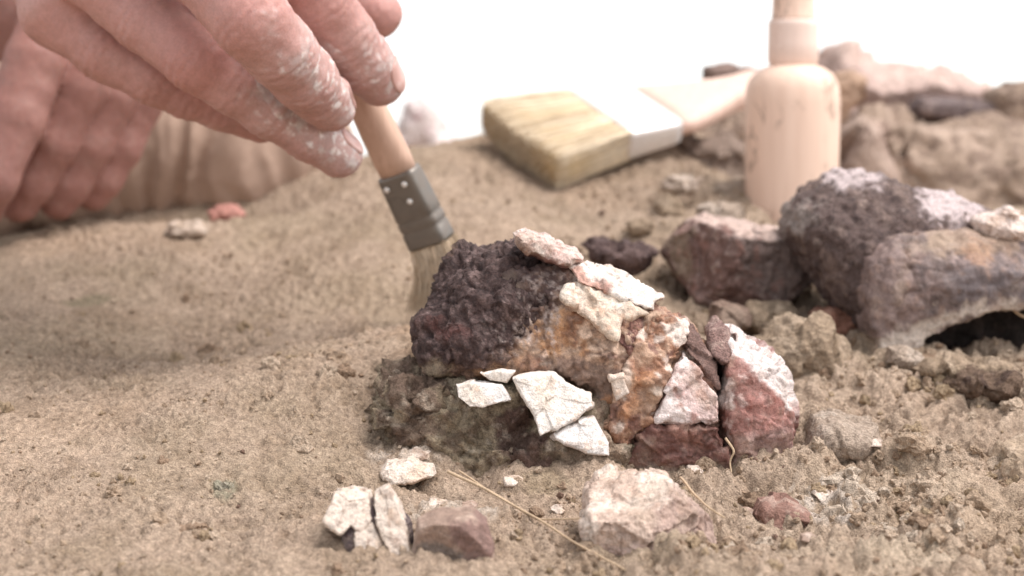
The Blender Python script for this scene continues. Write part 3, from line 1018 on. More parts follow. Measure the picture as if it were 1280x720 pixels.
o = rock('bone_fragment', q_(729, 650, 733, 618, 748, 602, 790, 598, 830, 600, 856, 622, 885, 652, 892, 676, 860, 692, 820, 702, 780, 708, 740, 690), .508, .017, .005, pig_pale, M_bone, p=3.5, seed=90, tilt=(.1, .55), cuts=((P(770, 612, .507), (-.15, -.35, 1)), (P(770, 672, .492), (-.25, -1, -.1)), (P(840, 660, .495), (.75, -.8, .35))),
         rough=((100, .0010, 4), (350, .0004, 3)), facet=((85, .0014),))
tag(o, 'pale pinkish bone block with brown side lying in front of cracked fossil', 'fragment')
o = rock('stone', q_(942, 640, 950, 626, 985, 624, 1008, 640, 1012, 660, 985, 672, 950, 670), .535, .008, .003, lambda g: g.base((.25, .14, .11)).speck(160, 0, .5, (.36, .245, .20)), M_stone, p=3, seed=93, tilt=(0, .4), rough=((150, .0006, 4),), facet=((120, .0014),))
tag(o, 'small reddish brown angular chunk on pale chalky soil', 'stone')
o = rock('bone_flake', q_(474, 588, 485, 578, 510, 575, 540, 582, 544, 592, 520, 602, 490, 604), .555, .006, .0022, PW, M_bone, p=3, seed=95, tilt=(0, .8), rough=((200, .0006, 4),))
tag(o, 'thin whitish flake lying flat on soil below the earthy fossil side', 'flake')
o = rock('bone_flake', q_(506, 566, 520, 558, 540, 562, 538, 574, 515, 576), .568, .004, .002, PW, M_bone, p=3, seed=96, tilt=(0, .7), rough=((200, .0006, 4),))
tag(o, 'tiny whitish flake tucked under the earthy side of the cracked fossil', 'flake')

SH = np.random.default_rng(5)
WHERE = ('on soil just above the dark grey broken stone', 'beside the upper end of the long straw root', 'under the earthy side of the cracked fossil', 'left of the reddish brown angular chunk', 'right of the reddish brown angular chunk',
         'on chalky soil between reddish chunk and pale dried block', 'behind the reddish brown angular chunk', 'between the long root and the pale bone block', 'against the earthy nodule of the cracked fossil',
         'on bare soil in front of the reddish brown angular chunk', 'at the foot of the pale dried soil block', 'at the foot of the maroon part of the fossil')
for i_, (u, v, d, w, h, k_) in enumerate(((548, 618, .535, 30, 12, 0), (586, 628, .528, 26, 12, 1), (640, 596, .556, 22, 10, 0), (930, 632, .537, 24, 14, 1), (1030, 612, .552, 34, 16, 0), (1062, 640, .54, 28, 13, 0),
                                       (905, 612, .552, 22, 12, 1), (700, 622, .54, 20, 9, 0), (505, 545, .578, 20, 12, 1), (1010, 690, .498, 26, 12, 1), (1092, 575, .578, 24, 12, 0), (868, 586, .566, 18, 9, 0))):
    pl_ = []
    for k in range(6):
        a_ = 2 * math.pi * (k + SH.uniform(-.3, .3)) / 6
        pl_.append((u + w / 2 * math.cos(a_) * SH.uniform(.75, 1.2), v + h / 2 * math.sin(a_) * SH.uniform(.75, 1.2)))
    c_ = P(u, v, d)
    g_ = float(gz(c_[0], c_[1])[0])
    dv_ = (c_[2] - g_ - .0006) / d * FPX
    pl_ = [(a_, b_ + dv_) for a_, b_ in pl_]
    o = rock('bone_chip', pl_, d, .0026, .0008, PW if k_ == 0 else (lambda g: g.base((.40, .28, .22)).speck(200, 0, .5, (.52, .41, .34))), M_bone, p=4, seed=150 + i_, tilt=(SH.uniform(-.3, .3), .9), facet=((160, .0007),), rough=((300, .0003, 3),))
    tag(o, ('small whitish chip ' if k_ == 0 else 'small brownish chip ') + WHERE[i_], 'chip', 'chips in the soil around the fossil')

CLOD = lambda g: g.base((.40, .30, .215)).speck(90, 0, .5, (.48, .37, .275)).speck(220, .15, .6, (.27, .20, .14), .6, 3)
PALEC = lambda g: g.base((.47, .37, .295)).speck(90, 0, .5, (.56, .46, .38)).speck(220, .2, .6, (.34, .255, .19), .7, 3)
BRNC = lambda g: g.base((.30, .21, .165)).speck(90, 0, .5, (.38, .28, .22))
REDC = lambda g: g.base((.34, .17, .12)).speck(120, 0, .5, (.46, .28, .21))
DRKC = lambda g: g.base((.19, .13, .095)).speck(120, 0, .5, (.34, .25, .18)).speck(260, .2, .6, (.09, .06, .05), .8, 3)


def clod(name, cat, label, u, v, d, w, h, pig, seed, group=None, D=None, lumps=1.0, mat=None):
    r = np.random.default_rng(seed)
    n = 11
    out = []
    for k in range(n):
        a = 2 * math.pi * k / n
        e = 1 + r.uniform(-.2, .12)
        out.append((u + w / 2 * e * math.copysign(abs(math.cos(a)) ** .8, math.cos(a)), v - h / 2 * e * math.copysign(abs(math.sin(a)) ** .8, math.sin(a))))
    sz = w / FPX * d
    D = D or sz * .42
    o = rock(name, out, d, D, min(h / FPX * d * .42, D), pig, mat or M_soil, p=2.3, seed=seed, tilt=(0, .3), rough=((1.6 / sz, sz * .05 * lumps, 4), (6 / sz, sz * .03 * lumps, 4)), facet=((2.6 / sz, sz * .075 * lumps),), vox=sz / 46)
    return tag(o, label, cat, group)


clod('soil_clod', 'clod', 'large crumbly tan soil clod right of the broken fossil end', 1000, 440, .655, 108, 86, CLOD, 101, lumps=1.5)
clod('soil_clod', 'clod', 'lumpy tan clod in front of the reddish brown stone', 965, 398, .70, 80, 42, CLOD, 102, lumps=1.3)
clod('soil_clod', 'clod', 'grey brown stubby lump resting behind the broken fossil end', 912, 396, .69, 58, 40, BRNC, 103)
clod('stone', 'stone', 'reddish chunk tucked beneath the crusted grey bone', 1044, 402, .695, 66, 42, REDC, 104, mat=M_stone)
clod('soil_clod', 'clod', 'pale flat block of dried soil beside the broken fossil end', 1050, 548, .59, 92, 66, PALEC, 105, D=.016, lumps=.7)
clod('soil_clod', 'clod', 'small crumbled clod in front of the arched grey bone', 1130, 448, .645, 48, 32, PALEC, 106)
clod('soil_clod', 'clod', 'dark crumbly ledge of earth below the arched grey bone', 1228, 482, .622, 84, 34, DRKC, 107, lumps=1.6)
clod('soil_clod', 'clod', 'flat tan slab of earth between arched bone and dark ledge', 1195, 458, .638, 120, 24, CLOD, 108, D=.012)
o = rock('stone', q_(1252, 580, 1262, 562, 1300, 552, 1340, 570, 1345, 640, 1300, 660, 1268, 645, 1255, 612), .562, .018, .008, CLOD, M_stone, p=2.6, seed=109, tilt=(-.1, .4), rough=((100, .0012, 4),), facet=((80, .002),))
tag(o, 'rounded tan stone half buried below the dark crumbly ledge', 'stone')
clod('stone', 'stone', 'small reddish stone on soil in front of the tan trouser leg', 282, 268, .83, 46, 24, lambda g: g.base((.45, .22, .18)), 110, mat=M_stone)
clod('stone', 'stone', 'small whitish stone on soil in front of the tan trouser leg', 236, 288, .80, 58, 20, PALEC, 111, mat=M_stone)
clod('bone_fragment', 'fragment', 'pale slanting sliver between big brush and reddish brown stone', 853, 232, .84, 52, 26, PALEC, 112, mat=M_bone)
clod('soil_clod', 'clod', 'pale crumbled lump lying on the reddish brown stone side of the handle', 905, 268, .79, 60, 36, PALEC, 113)
clod('moss_tuft', 'moss', 'small grey green mossy tuft on brushed soil', 280, 612, .533, 26, 18, lambda g: g.base((.34, .31, .235)).speck(300, 0, .5, (.42, .37, .29)), 114, lumps=2.2)

# ---- rocks on the crest behind
BACK = lambda g: g.base((.34, .25, .19)).speck(40, 0, .5, (.44, .33, .26)).speck(110, .05, .5, (.21, .145, .11), .8, 3)
o = rock('boulder', q_(1040, 290, 1048, 200, 1075, 150, 1110, 140, 1180, 152, 1260, 152, 1340, 165, 1420, 200, 1420, 330, 1200, 340), 1.02, .075, .028, BACK, M_stone, p=2.4, seed=121, tilt=(0, .35), rough=((25, .004, 5), (110, .0012, 3)), facet=((26, .011), (80, .003)), vox=.0021)
tag(o, 'wide mottled brown earth boulder behind the long grey fossil bone', 'rock')
o = rock('boulder', q_(1012, 140, 1030, 90, 1045, 70, 1105, 78, 1150, 75, 1195, 82, 1225, 105, 1240, 128, 1235, 180, 1150, 220, 1030, 220), 1.12, .06, .02, lambda g: g.base((.56, .41, .36)).speck(40, 0, .5, (.62, .47, .41)).speck(120, .2, .6, (.42, .29, .24), .6, 3), M_stone, p=2.6, seed=124, tilt=(.1, .4), rough=((25, .003, 5),), facet=((24, .012), (80, .003)), vox=.0019)
tag(o, 'pale pink peaked rock standing on the crest beside wooden handle', 'rock')
o = rock('stone', q_(1138, 138, 1148, 124, 1190, 124, 1240, 128, 1244, 152, 1190, 156, 1142, 152), 1.035, .022, .006, lambda g: g.base((.16, .12, .115)).speck(70, 0, .5, (.24, .18, .165)), M_stone, p=3, seed=126, rough=((60, .0012, 4),), facet=((50, .002),))
tag(o, 'dark grey flat stone lying on the wide brown boulder', 'stone')
o = rock('stone', q_(1236, 150, 1238, 118, 1262, 106, 1310, 104, 1335, 130, 1330, 170, 1250, 172), 1.03, .03, .010, BACK, M_stone, p=2.6, seed=128, rough=((60, .002, 4),), facet=((40, .004),))
tag(o, 'tan blocky stone on the wide boulder next to dark flat stone', 'stone')
o = rock('stone', q_(1020, 135, 1030, 100, 1060, 92, 1078, 100, 1072, 130, 1055, 150, 1030, 165), 1.0, .02, .007, lambda g: g.base((.46, .31, .22)).speck(60, 0, .5, (.36, .24, .17)), M_stone, p=2.6, seed=130, rough=((60, .002, 4),), facet=((45, .003),))
tag(o, 'small ochre stone right beside the upright wooden handle', 'stone')
o = rock('stone', q_(1030, 260, 1042, 205, 1058, 165, 1075, 150, 1100, 158, 1112, 200, 1125, 270), .97, .03, .012, lambda g: g.base((.33, .235, .19)).speck(50, 0, .5, (.44, .33, .27)), M_stone, p=2.6, seed=131, rough=((40, .002, 5),), facet=((36, .005),))
tag(o, 'pointed brown rock wedged between wooden handle and wide boulder', 'rock')
o = rock('stone', q_(879, 100, 880, 86, 900, 82, 940, 86, 975, 92, 960, 106, 925, 112, 890, 112), 1.06, .02, .006, lambda g: g.base((.22, .15, .125)).speck(60, 0, .5, (.33, .24, .20)), M_stone, p=3, seed=133, rough=((60, .0015, 4),), facet=((50, .002),))
tag(o, 'dark flat slab jutting from the crest left of wooden handle', 'stone')
o = rock('boulder', q_(790, 260, 815, 205, 850, 172, 872, 150, 890, 128, 910, 112, 955, 104, 1000, 130, 1020, 190, 1040, 260), 1.04, .05, .016, BACK, M_stone, p=2.6, seed=135, tilt=(0, .3), rough=((35, .003, 5),), facet=((30, .009), (90, .003)), vox=.0018)
tag(o, 'brown rock supporting the flat slab behind the wooden handle', 'rock')
o = rock('boulder', q_(488, 215, 496, 160, 510, 128, 532, 118, 545, 123, 556, 150, 566, 180, 570, 215), 1.35, .03, .012, lambda g: g.base((.80, .70, .68)).speck(60, .3, .6, (.62, .46, .46)), M_stone, p=2.4, seed=137, rough=((50, .002, 4),), facet=((45, .003),))
tag(o, 'pale pink rock on the crest behind the small paintbrush', 'rock')

ROCKB = lambda g: g.base((.33, .25, .205)).speck(60, 0, .5, (.45, .36, .30)).speck(160, .15, .6, (.20, .145, .115), .7, 3)
for (u, v, d, w, h, pg_, sd_, lb) in ((895, 205, .93, 92, 90, ROCKB, 141, 'grey brown angular rock between big brush handle and wooden handle'), (838, 262, .83, 40, 26, CLOD, 142, 'small tan clod downhill of the big brush ferrule'),
                                     (800, 285, .80, 36, 22, CLOD, 143, 'small tan clod uphill of the dark crumbly fragment'), (1085, 305, .83, 60, 40, ROCKB, 144, 'brown lump hidden between crusted grey bone and pointed rock'),
                                     (915, 245, .865, 50, 40, PALEC, 145, 'pale lump at the left foot of the wooden handle'), (870, 330, .755, 34, 26, DRKC, 146, 'dark clod against the left end of the reddish brown stone')):
    clod('stone' if 'rock' in lb else 'soil_clod', 'rock' if 'rock' in lb else 'clod', lb, u, v, d, w, h, pg_, sd_, lumps=1.3)

# ------------------------------------------------------------------ loose crumbs of earth
ico = []
t = (1 + 5 ** .5) / 2
icoV = np.array([(-1, t, 0), (1, t, 0), (-1, -t, 0), (1, -t, 0), (0, -1, t), (0, 1, t), (0, -1, -t), (0, 1, -t), (t, 0, -1), (t, 0, 1), (-t, 0, -1), (-t, 0, 1)]) / 1.9
icoF = np.array([(0, 11, 5), (0, 5, 1), (0, 1, 7), (0, 7, 10), (0, 10, 11), (1, 5, 9), (5, 11, 4), (11, 10, 2), (10, 7, 6), (7, 1, 8), (3, 9, 4), (3, 4, 2), (3, 2, 6), (3, 6, 8), (3, 8, 9), (4, 9, 5), (2, 4, 11), (6, 2, 10), (8, 6, 7), (9, 8, 1)])
NCR = 9000
r = np.random.default_rng(33)
cxs = r.uniform(-.2, .24, NCR * 3)
cys = r.uniform(-.12, .33, NCR * 3)
dens = np.where(cxs > .0, .9, .5) * np.where(cys > .2, .6, 1)
pts3 = np.column_stack([cxs, cys, np.zeros(len(cxs))])
dens = dens * sstep(-.35, .35, fbm(pts3 * 30, 2, seed=91))
keep = np.where(r.random(len(cxs)) < dens)[0][:NCR]
cxs, cys = cxs[keep], cys[keep]
n = len(cxs)
rad = .00035 + .0011 * r.random(n) ** 4 + (r.random(n) < .03) * .0012 * r.random(n)
rad *= np.where(cxs < 0, .8, 1.1)
scl = r.uniform(.6, 1.25, (n, 12, 1)) * r.uniform(.75, 1.2, (n, 1, 3))
CV = icoV[None] * scl * rad[:, None, None]
ang = r.uniform(0, 6.28, n)
cosA, sinA = np.cos(ang)[:, None], np.sin(ang)[:, None]
CV = np.stack([CV[..., 0] * cosA - CV[..., 1] * sinA, CV[..., 0] * sinA + CV[..., 1] * cosA, CV[..., 2]], -1)
CV = CV + np.stack([cxs, cys, gz(cxs, cys) + rad * .35], 1)[:, None]
CF = (icoF[None] + 12 * np.arange(n)[:, None, None]).reshape(-1, 3)


def subdiv(V, F):
    V, cache, out = [np.array(v) for v in V], {}, []

    def mid(a, b):
        k = (min(a, b), max(a, b))
        if k not in cache:
            m_ = V[a] + V[b]
            V.append(m_ / np.linalg.norm(m_))
            cache[k] = len(V) - 1
        return cache[k]
    for a, b, c in F:
        ab, bc, ca_ = mid(a, b), mid(b, c), mid(c, a)
        out += [(a, ab, ca_), (b, bc, ab), (c, ca_, bc), (ab, bc, ca_)]
    return np.array(V), np.array(out)


sv, sf = subdiv(*subdiv(icoV / np.linalg.norm(icoV[0]), icoF))
NL = 760
lx_ = r.uniform(-.16, .22, NL * 6)
ly_ = r.uniform(-.11, .16, NL * 6)
kd = np.where(lx_ > .01, .75, .12) * sstep(-.1, .5, fbm(np.column_stack([lx_, ly_, lx_ * 0]) * 24, 2, seed=93))
for (u_, v_, d_) in ((977, 650, .53), (800, 690, .49), (465, 680, .485), (565, 700, .476), (500, 595, .55)):
    kd = kd * (np.hypot(lx_ - P(u_, v_, d_)[0], ly_ - P(u_, v_, d_)[1]) > .013)
kk = np.where(r.random(len(lx_)) < kd)[0][:NL]
lx_, ly_ = lx_[kk], ly_[kk]
nl = len(lx_)
lr = .0013 + .0028 * r.random(nl) ** 2.5
base_n = len(CV) * 12
LV = []
for i in range(nl):
    v = sv * r.uniform(.7, 1.25, 3)
    v = v * (1 + .62 * facets(v * 1.2 + i * 3.7, 5)[:, None] * .8 + .22 * fbm(v * 2.2 + i * 1.3, 3, seed=7)[:, None])
    LV.append(v * lr[i] + np.array([lx_[i], ly_[i], float(gz(lx_[i], ly_[i])[0]) - lr[i] * .05]))
CF = np.concatenate([CF, (sf[None] + base_n + len(sv) * np.arange(nl)[:, None, None]).reshape(-1, 3)])
CV = np.concatenate([CV.reshape(-1, 3)] + LV)
pal = np.array([(.46, .35, .25), (.55, .44, .33), (.36, .26, .18), (.42, .32, .21), (.24, .16, .12), (.68, .60, .52)])
pal = pal * np.array([.98, .95, .96])
lump_col = pal[r.choice(4, nl, p=[.45, .25, .12, .18])]
for (u_, v_, d_, rr_) in ((1040, 630, .545, .022), (560, 630, .53, .016), (930, 690, .495, .014), (1150, 690, .49, .03)):
    pale_ = (np.hypot(lx_ - P(u_, v_, d_)[0], ly_ - P(u_, v_, d_)[1]) < rr_) & (r.random(nl) < .35)
    lump_col[pale_] = (.60, .49, .39)
cc = np.concatenate([np.repeat(pal[r.choice(6, n, p=[.40, .28, .12, .18, .02, .0])], 12, 0), np.repeat(lump_col, len(sv), 0)])
o = add('soil_crumbs', CV.reshape(-1, 3), CF, M_soil, None, cc, origin=(0, 0, 0), smooth=True)
sm = np.ones(len(o.data.polygons), bool)
sm[:] = False
o.data.polygons.foreach_set('use_smooth', sm)
o['kind'] = 'stuff'
o['label'] = 'loose tan soil crumbs scattered over the dug ground'
o['category'] = 'soil crumbs'


# ------------------------------------------------------------------ tubes and strands
def tube(pts, rad, sides=6):
    pts = np.asarray(pts, float)
    rad = np.broadcast_to(rad, len(pts))
    V, F = [], []
    for i, p in enumerate(pts):
        tdir = pts[min(i + 1, len(pts) - 1)] - pts[max(i - 1, 0)]
        tdir /= np.linalg.norm(tdir)
        a = np.cross(tdir, [0.3, 0.5, 0.81])
        a /= np.linalg.norm(a)
        b = np.cross(tdir, a)
        for k in range(sides):
            th = 2 * math.pi * k / sides
            V.append(p + rad[i] * (math.cos(th) * a + math.sin(th) * b))
    for i in range(len(pts) - 1):
        for k in range(sides):
            k2 = (k + 1) % sides
            F.append((i * sides + k, i * sides + k2, (i + 1) * sides + k2, (i + 1) * sides + k))
    return np.array(V), np.array(F)


def rootlet(name, label, px, radius, lift=.0012, seed=0):
    rr = np.random.default_rng(seed)
    pts = np.array([P(*c) for c in px])
    tt = np.linspace(0, len(pts) - 1, 28)
    q = np.stack([np.interp(tt, range(len(pts)), pts[:, k]) for k in range(3)], 1)
    q += .0012 * np.stack([perlin(q * 90 + k * 9.1, seed) for k in range(3)], 1)
    q[:, 2] = np.maximum(q[:, 2], gz(q[:, 0], q[:, 1]) + radius * .6)
    for _ in range(6):
        q[1:-1] = (q[:-2] + q[1:-1] * 2 + q[2:]) / 4
    V, F = tube(q, np.linspace(radius, radius * .55, 28), 6)
    o = add(name, V, F, M_straw, None, np.tile((.50, .37, .25), (len(V), 1)))
    return tag(o, label, 'root')


rootlet('dry_root', 'long straw coloured root running past the pale bone block', [(560, 590, .548), (610, 612, .535), (660, 640, .517), (715, 676, .496), (760, 702, .482), (800, 724, .472)], .0005, seed=1)
rootlet('dry_root', 'forked straw coloured root ending at the pale bone block', [(575, 588, .548), (620, 620, .530), (665, 647, .515), (700, 650, .505), (730, 646, .500)], .00035, seed=2)
rootlet('dry_root', 'thin curled rootlet hanging at the foot of the fossil crack', [(905, 548, .562), (918, 565, .560), (912, 578, .560), (915, 592, .558)], .0004, seed=3)
rootlet('dry_root', 'thin rootlet lying on the brown side of the pale bone block', [(850, 595, .53), (868, 615, .515), (880, 632, .508), (905, 648, .505)], .0004, seed=4)
rootlet('dry_root', 'pale rootlet sticking out of the dark hollow under the arched bone', [(1285, 395, .672), (1270, 390, .668), (1258, 384, .664)], .0006, seed=5)


# ------------------------------------------------------------------ turned wooden handle standing in the earth
def lathe(name, base, prof, mat, parent, seg=56):
    V, F = [], []
    for z, rr in prof:
        for k in range(seg):
            a = 2 * math.pi * k / seg
            V.append((base[0] + rr * math.cos(a), base[1] + rr * math.sin(a), z))
    n = len(prof)
    F = [(i * seg + k, i * seg + (k + 1) % seg, (i + 1) * seg + (k + 1) % seg, (i + 1) * seg + k) for i in range(n - 1) for k in range(seg)]
    F.append(tuple(range(seg))[::-1])
    F.append(tuple((n - 1) * seg + k for k in range(seg)))
    return add(name, V, F, mat, parent)


DH = .85
hb = P(989, 290, DH)
zv = lambda v: P(989, v, DH)[2]
wh = thing('wooden_handle', (hb[0], hb[1], hb[2]), 'thick pale turned wooden tool handle standing upright in soil', 'tool handle')
mm = lambda px: px / FPX * DH
lathe('grip', hb, [(zv(330), mm(54)), (zv(290), mm(56)), (zv(200), mm(58.5)), (zv(130), mm(59)), (zv(112), mm(58)), (zv(100), mm(54)), (zv(92), mm(48)), (zv(86), mm(40)), (zv(83), mm(33)), (zv(82), mm(30))], M_wood, wh)
lathe('collar', hb, [(zv(82), mm(29)), (zv(79), mm(29.5)), (zv(77), mm(31.5)), (zv(55), mm(31.5)), (zv(33), mm(31)), (zv(27), mm(31.5)), (zv(25.5), mm(29))], M_collar, wh)
lathe('upper_shaft', hb, [(zv(25.5), mm(28.5)), (zv(22), mm(27)), (zv(0), mm(26)), (zv(-60), mm(27)), (zv(-110), mm(33)), (zv(-140), mm(34)), (zv(-165), mm(28)), (zv(-175), mm(14))], M_wood, wh)


# ------------------------------------------------------------------ brushes
def frame_box(o, ax, ay, az, prof, seg=28, n=3.2):
    """superelliptic section swept along ax; prof = (distance, half width along ay, half thickness along az)"""
    V, F = [], []
    for t_, w_, h_ in prof:
        for k in range(seg):
            a = 2 * math.pi * k / seg
            ca_, sa_ = math.cos(a), math.sin(a)
            V.append(o + ax * t_ + ay * w_ * math.copysign(abs(ca_) ** (2 / n), ca_) + az * h_ * math.copysign(abs(sa_) ** (2 / n), sa_))
    m_ = len(prof)
    F = [(i * seg + k, i * seg + (k + 1) % seg, (i + 1) * seg + (k + 1) % seg, (i + 1) * seg + k) for i in range(m_ - 1) for k in range(seg)]
    F.append(tuple(range(seg))[::-1])
    F.append(tuple((m_ - 1) * seg + k for k in range(seg)))
    return np.array(V), F


def unit(a):
    return a / np.linalg.norm(a)


# small brush in the hand: ax runs from the bristle tip up the handle
tip = P(574, 374, .694)
top = P(431, 75, .676)
bx = unit(top - tip)
view = unit(np.array([0, 1, 0]) - bx * bx[1])
side = np.cross(bx, view)
if side[0] < 0:
    side = -side
rot = math.radians(-32)
by = unit(side * math.cos(rot) + view * math.sin(rot))       # wide direction
bz = np.cross(bx, by)
brush = thing('paintbrush', tip, 'small flat paintbrush with dull metal ferrule held in the dusty fingers', 'paintbrush')
L0 = .0235
V, F = frame_box(tip, bx, by, bz, [(L0, .0086, .0050), (L0 + .001, .0087, .0051), (L0 + .006, .0085, .0050), (L0 + .0068, .0079, .0048), (L0 + .0076, .0085, .0050), (L0 + .0100, .0085, .0050), (L0 + .0108, .0079, .0048), (L0 + .0116, .0084, .0050),
                                   (L0 + .016, .0083, .0049), (L0 + .0272, .0079, .0048), (L0 + .0285, .0076, .0046)], n=5)
fer = add('ferrule', V, F, M_ferrule, brush)
for (aa, bb) in ((.0245, -.0045), (.0245, .0035), (.018, .0025)):
    for sgn in (-1, 1):
        c = tip + bx * (L0 + aa) + by * bb + bz * sgn * .0047
        V, F = frame_box(c, bz * sgn, bx, by, [(0, .0012, .0012), (.0006, .0011, .0011), (.0009, .0006, .0006)], seg=10, n=2)
        rv = add('rivet', V, F, M_bigferrule, brush)
V, F = frame_box(tip, bx, by, bz, [(L0 + .0275, .0072, .0044), (L0 + .034, .0074, .0050), (L0 + .045, .0070, .0056), (L0 + .060, .0062, .0056), (L0 + .085, .0050, .0050), (L0 + .12, .0058, .0054), (L0 + .15, .0060, .0052), (L0 + .165, .0042, .004), (L0 + .168, .002, .002)], n=2.3)
add('handle', V, F, M_handle, brush)


def bristles(name, parent, o, ax, ay, az, L, hw, ht, count, spread, bend, rad, cols, seed):
    rr = np.random.default_rng(seed)
    VV, FF, CC = [], [], []
    nseg = 5
    for i in range(count):
        a, b = rr.uniform(-1, 1), rr.uniform(-1, 1)
        root = o + ay * a * hw + az * b * ht
        ln = L * (1 - .16 * rr.random() ** 2 - .06 * abs(a))
        dr = -ax + ay * (a * spread[0] + rr.normal(0, spread[2])) + az * (b * spread[1] + rr.normal(0, spread[2]))
        cv = bend * (0.6 + .8 * rr.random())
        pts = [root + dr * ln * s_ + cv * s_ * s_ for s_ in np.linspace(0, 1, nseg)]
        V, F = tube(pts, np.linspace(rad, rad * .45, nseg), 3)
        FF.append(F + len(VV) * nseg * 3)
        VV.append(V)
        CC.append(np.tile(cols[rr.integers(len(cols))], (len(V), 1)))
    ob = add(name, np.concatenate(VV), np.concatenate(FF), M_hair, parent, np.concatenate(CC))
    ob['kind'] = 'stuff'
    return ob


HC = np.array([(.74, .60, .45), (.66, .53, .39), (.82, .69, .54), (.54, .42, .30)])
bristles('bristles', brush, tip + bx * (L0 + .001), bx, by, bz, .027, .0078, .0042, 1300, (.10, .10, .04), np.array([-.0075, .002, -.0005]), .00016, HC, 5)
bristles('splayed_bristles', brush, tip + bx * (L0 + .001) + by * .0070, bx, by, bz, .017, .0010, .0035, 170, (.25, .2, .06), by * .002 + np.array([.001, 0, .001]), .00016, HC, 6)

# big flat brush lying on the bank
O = P(690, 240, .865)
lx = unit(P(985, 167, .935) - O)
wy = P(594, 163, .918) - O
wy = wy - lx * (wy @ lx)
WD = np.linalg.norm(wy)
wy = unit(wy)
nz = np.cross(lx, wy)
if nz[2] < 0:
    nz = -nz
TH = .0085
c0 = O + wy * WD / 2 + nz * TH
big = thing('paintbrush', O, 'big flat brush with thick yellow bristles lying on the soil bank', 'paintbrush')
LB = .050
HB = np.array([(.78, .65, .48), (.73, .60, .43), (.84, .72, .55), (.64, .51, .35)])
V, F = frame_box(c0, lx, wy, nz, [(.004, WD * .46, TH * .86), (.012, WD * .465, TH * .93), (LB, WD * .36, TH * .88)], seg=40, n=7)
add('bristle_core', V, F, M_hair, big, np.tile((.50, .37, .20), (len(V), 1)))
bristles('bristles', big, c0 + lx * LB, lx, wy, nz, LB, WD * .375, TH * .9, 3600, (WD * .115 / LB, .03, .016), nz * -.0006, .00032, HB, 8)
V, F = frame_box(c0, lx, wy, nz, [(LB - .002, WD * .385, TH * .95), (LB, WD * .39, TH * .97), (LB + .026, WD * .37, TH * .8), (LB + .030, WD * .36, TH * .75)], seg=40, n=7)
add('ferrule', V, F, M_bigferrule, big)
V, F = frame_box(c0, lx, wy, nz, [(LB + .0295, WD * .34, TH * .70), (LB + .04, WD * .34, TH * .72), (LB + .058, WD * .26, TH * .76), (LB + .075, WD * .17, TH * .82), (LB + .085, WD * .16, TH * .82), (LB + .098, WD * .18, TH * .8), (LB + .106, WD * .14, TH * .7), (LB + .110, WD * .06, TH * .4)], seg=32, n=2.8)
add('handle', V, F, M_bighandle, big)


# ------------------------------------------------------------------ the digger: two hands, a trouser leg, sleeves
def capsule(G, a, b, ra, rb):
    X, Y, Z = G
    m = max(ra, rb) + .022
    sl = [np.searchsorted(ax_, [min(a[k], b[k]) - m, max(a[k], b[k]) + m]) for k, ax_ in enumerate(G)]
    f = np.full((len(X), len(Y), len(Z)), .05, np.float32)
    x = (X[sl[0][0]:sl[0][1]] - np.float32(a[0]))[:, None, None]
    y = (Y[sl[1][0]:sl[1][1]] - np.float32(a[1]))[None, :, None]
    z = (Z[sl[2][0]:sl[2][1]] - np.float32(a[2]))[None, None, :]
    ab = (b - a).astype(np.float32)
    t_ = np.clip((x * ab[0] + y * ab[1] + z * ab[2]) / (ab @ ab), 0, 1)
    dd = np.sqrt((x - t_ * ab[0]) ** 2 + (y - t_ * ab[1]) ** 2 + (z - t_ * ab[2]) ** 2) - (np.float32(ra) + t_ * np.float32(rb - ra))
    f[sl[0][0]:sl[0][1], sl[1][0]:sl[1][1], sl[2][0]:sl[2][1]] = np.minimum(dd, .05)
    return f


def smin(a, b, k):
    h = np.clip(.5 + .5 * (b - a) / k, 0, 1)
    return b + (a - b) * h - k * h * (1 - h)


def JP(j):
    return P(*j[:3]) if j[2] > .3 and abs(j[0]) > 1.5 else np.array(j[:3], float)


def chain_field(G, joints, k=.004):
    f = None
    pts = [JP(j) for j in joints]
    rd = [j[3] * .001 for j in joints]
    for i in range(len(pts) - 1):
        c = capsule(G, pts[i], pts[i + 1], rd[i], rd[i + 1])
        f = c if f is None else smin(f, c, k)
    return f


def bounds(chains, pad):
    p = np.array([JP(j) for c in chains for j in c])
    rr = max(j[3] for c in chains for j in c) * .001
    return p.min(0) - rr - pad, p.max(0) + rr + pad


def grid_of(lo, hi, h):
    return tuple(np.arange(lo[k], hi[k], h, dtype=np.float32) for k in range(3))


def make_hand(palm, fingers, h, parent, name, colf, kblend=.007, crease=1.0):
    lo, hi = bounds(palm + fingers, .004)
    G = grid_of(lo, hi, h)
    fp = None
    for c in palm:
        c_ = chain_field(G, c, .008)
        fp = c_ if fp is None else smin(fp, c_, .010)
    f = fp
    for c in fingers:
        fc = chain_field(G, c, .003)
        f = np.minimum(f, np.where(np.abs(fp - fc) < kblend, smin(fp, fc, kblend), np.minimum(fp, fc)))
    V, F = surface_nets(f.astype(float), lo.astype(float), h)
    N = vnormals(V, F)
    disp = .00035 * fbm(V * 130, 3, seed=5) + .00012 * fbm(V * 500, 2, seed=6)
    # creases across the joints
    for c in fingers:
        pts = [P(*j[:3]) for j in c]
        for i in range(1, len(pts) - 1):
            ax_ = unit(pts[i + 1] - pts[i - 1])
            rr = c[i][3] * .001
            w = V - pts[i]
            al = w @ ax_
            near = np.exp(-(al / .006) ** 2) * (np.linalg.norm(w, axis=1) < rr * 1.5)
            disp -= crease * near * 0.00045 * np.clip(np.sin(al * 2 * math.pi / .0033 + 3 * perlin(V * 220, 3)), 0, 1)
    V = V + N * disp[:, None]
    N = vnormals(V, F)
    return add(name, V, F, M_skin, parent, colf(V, N)), V, F


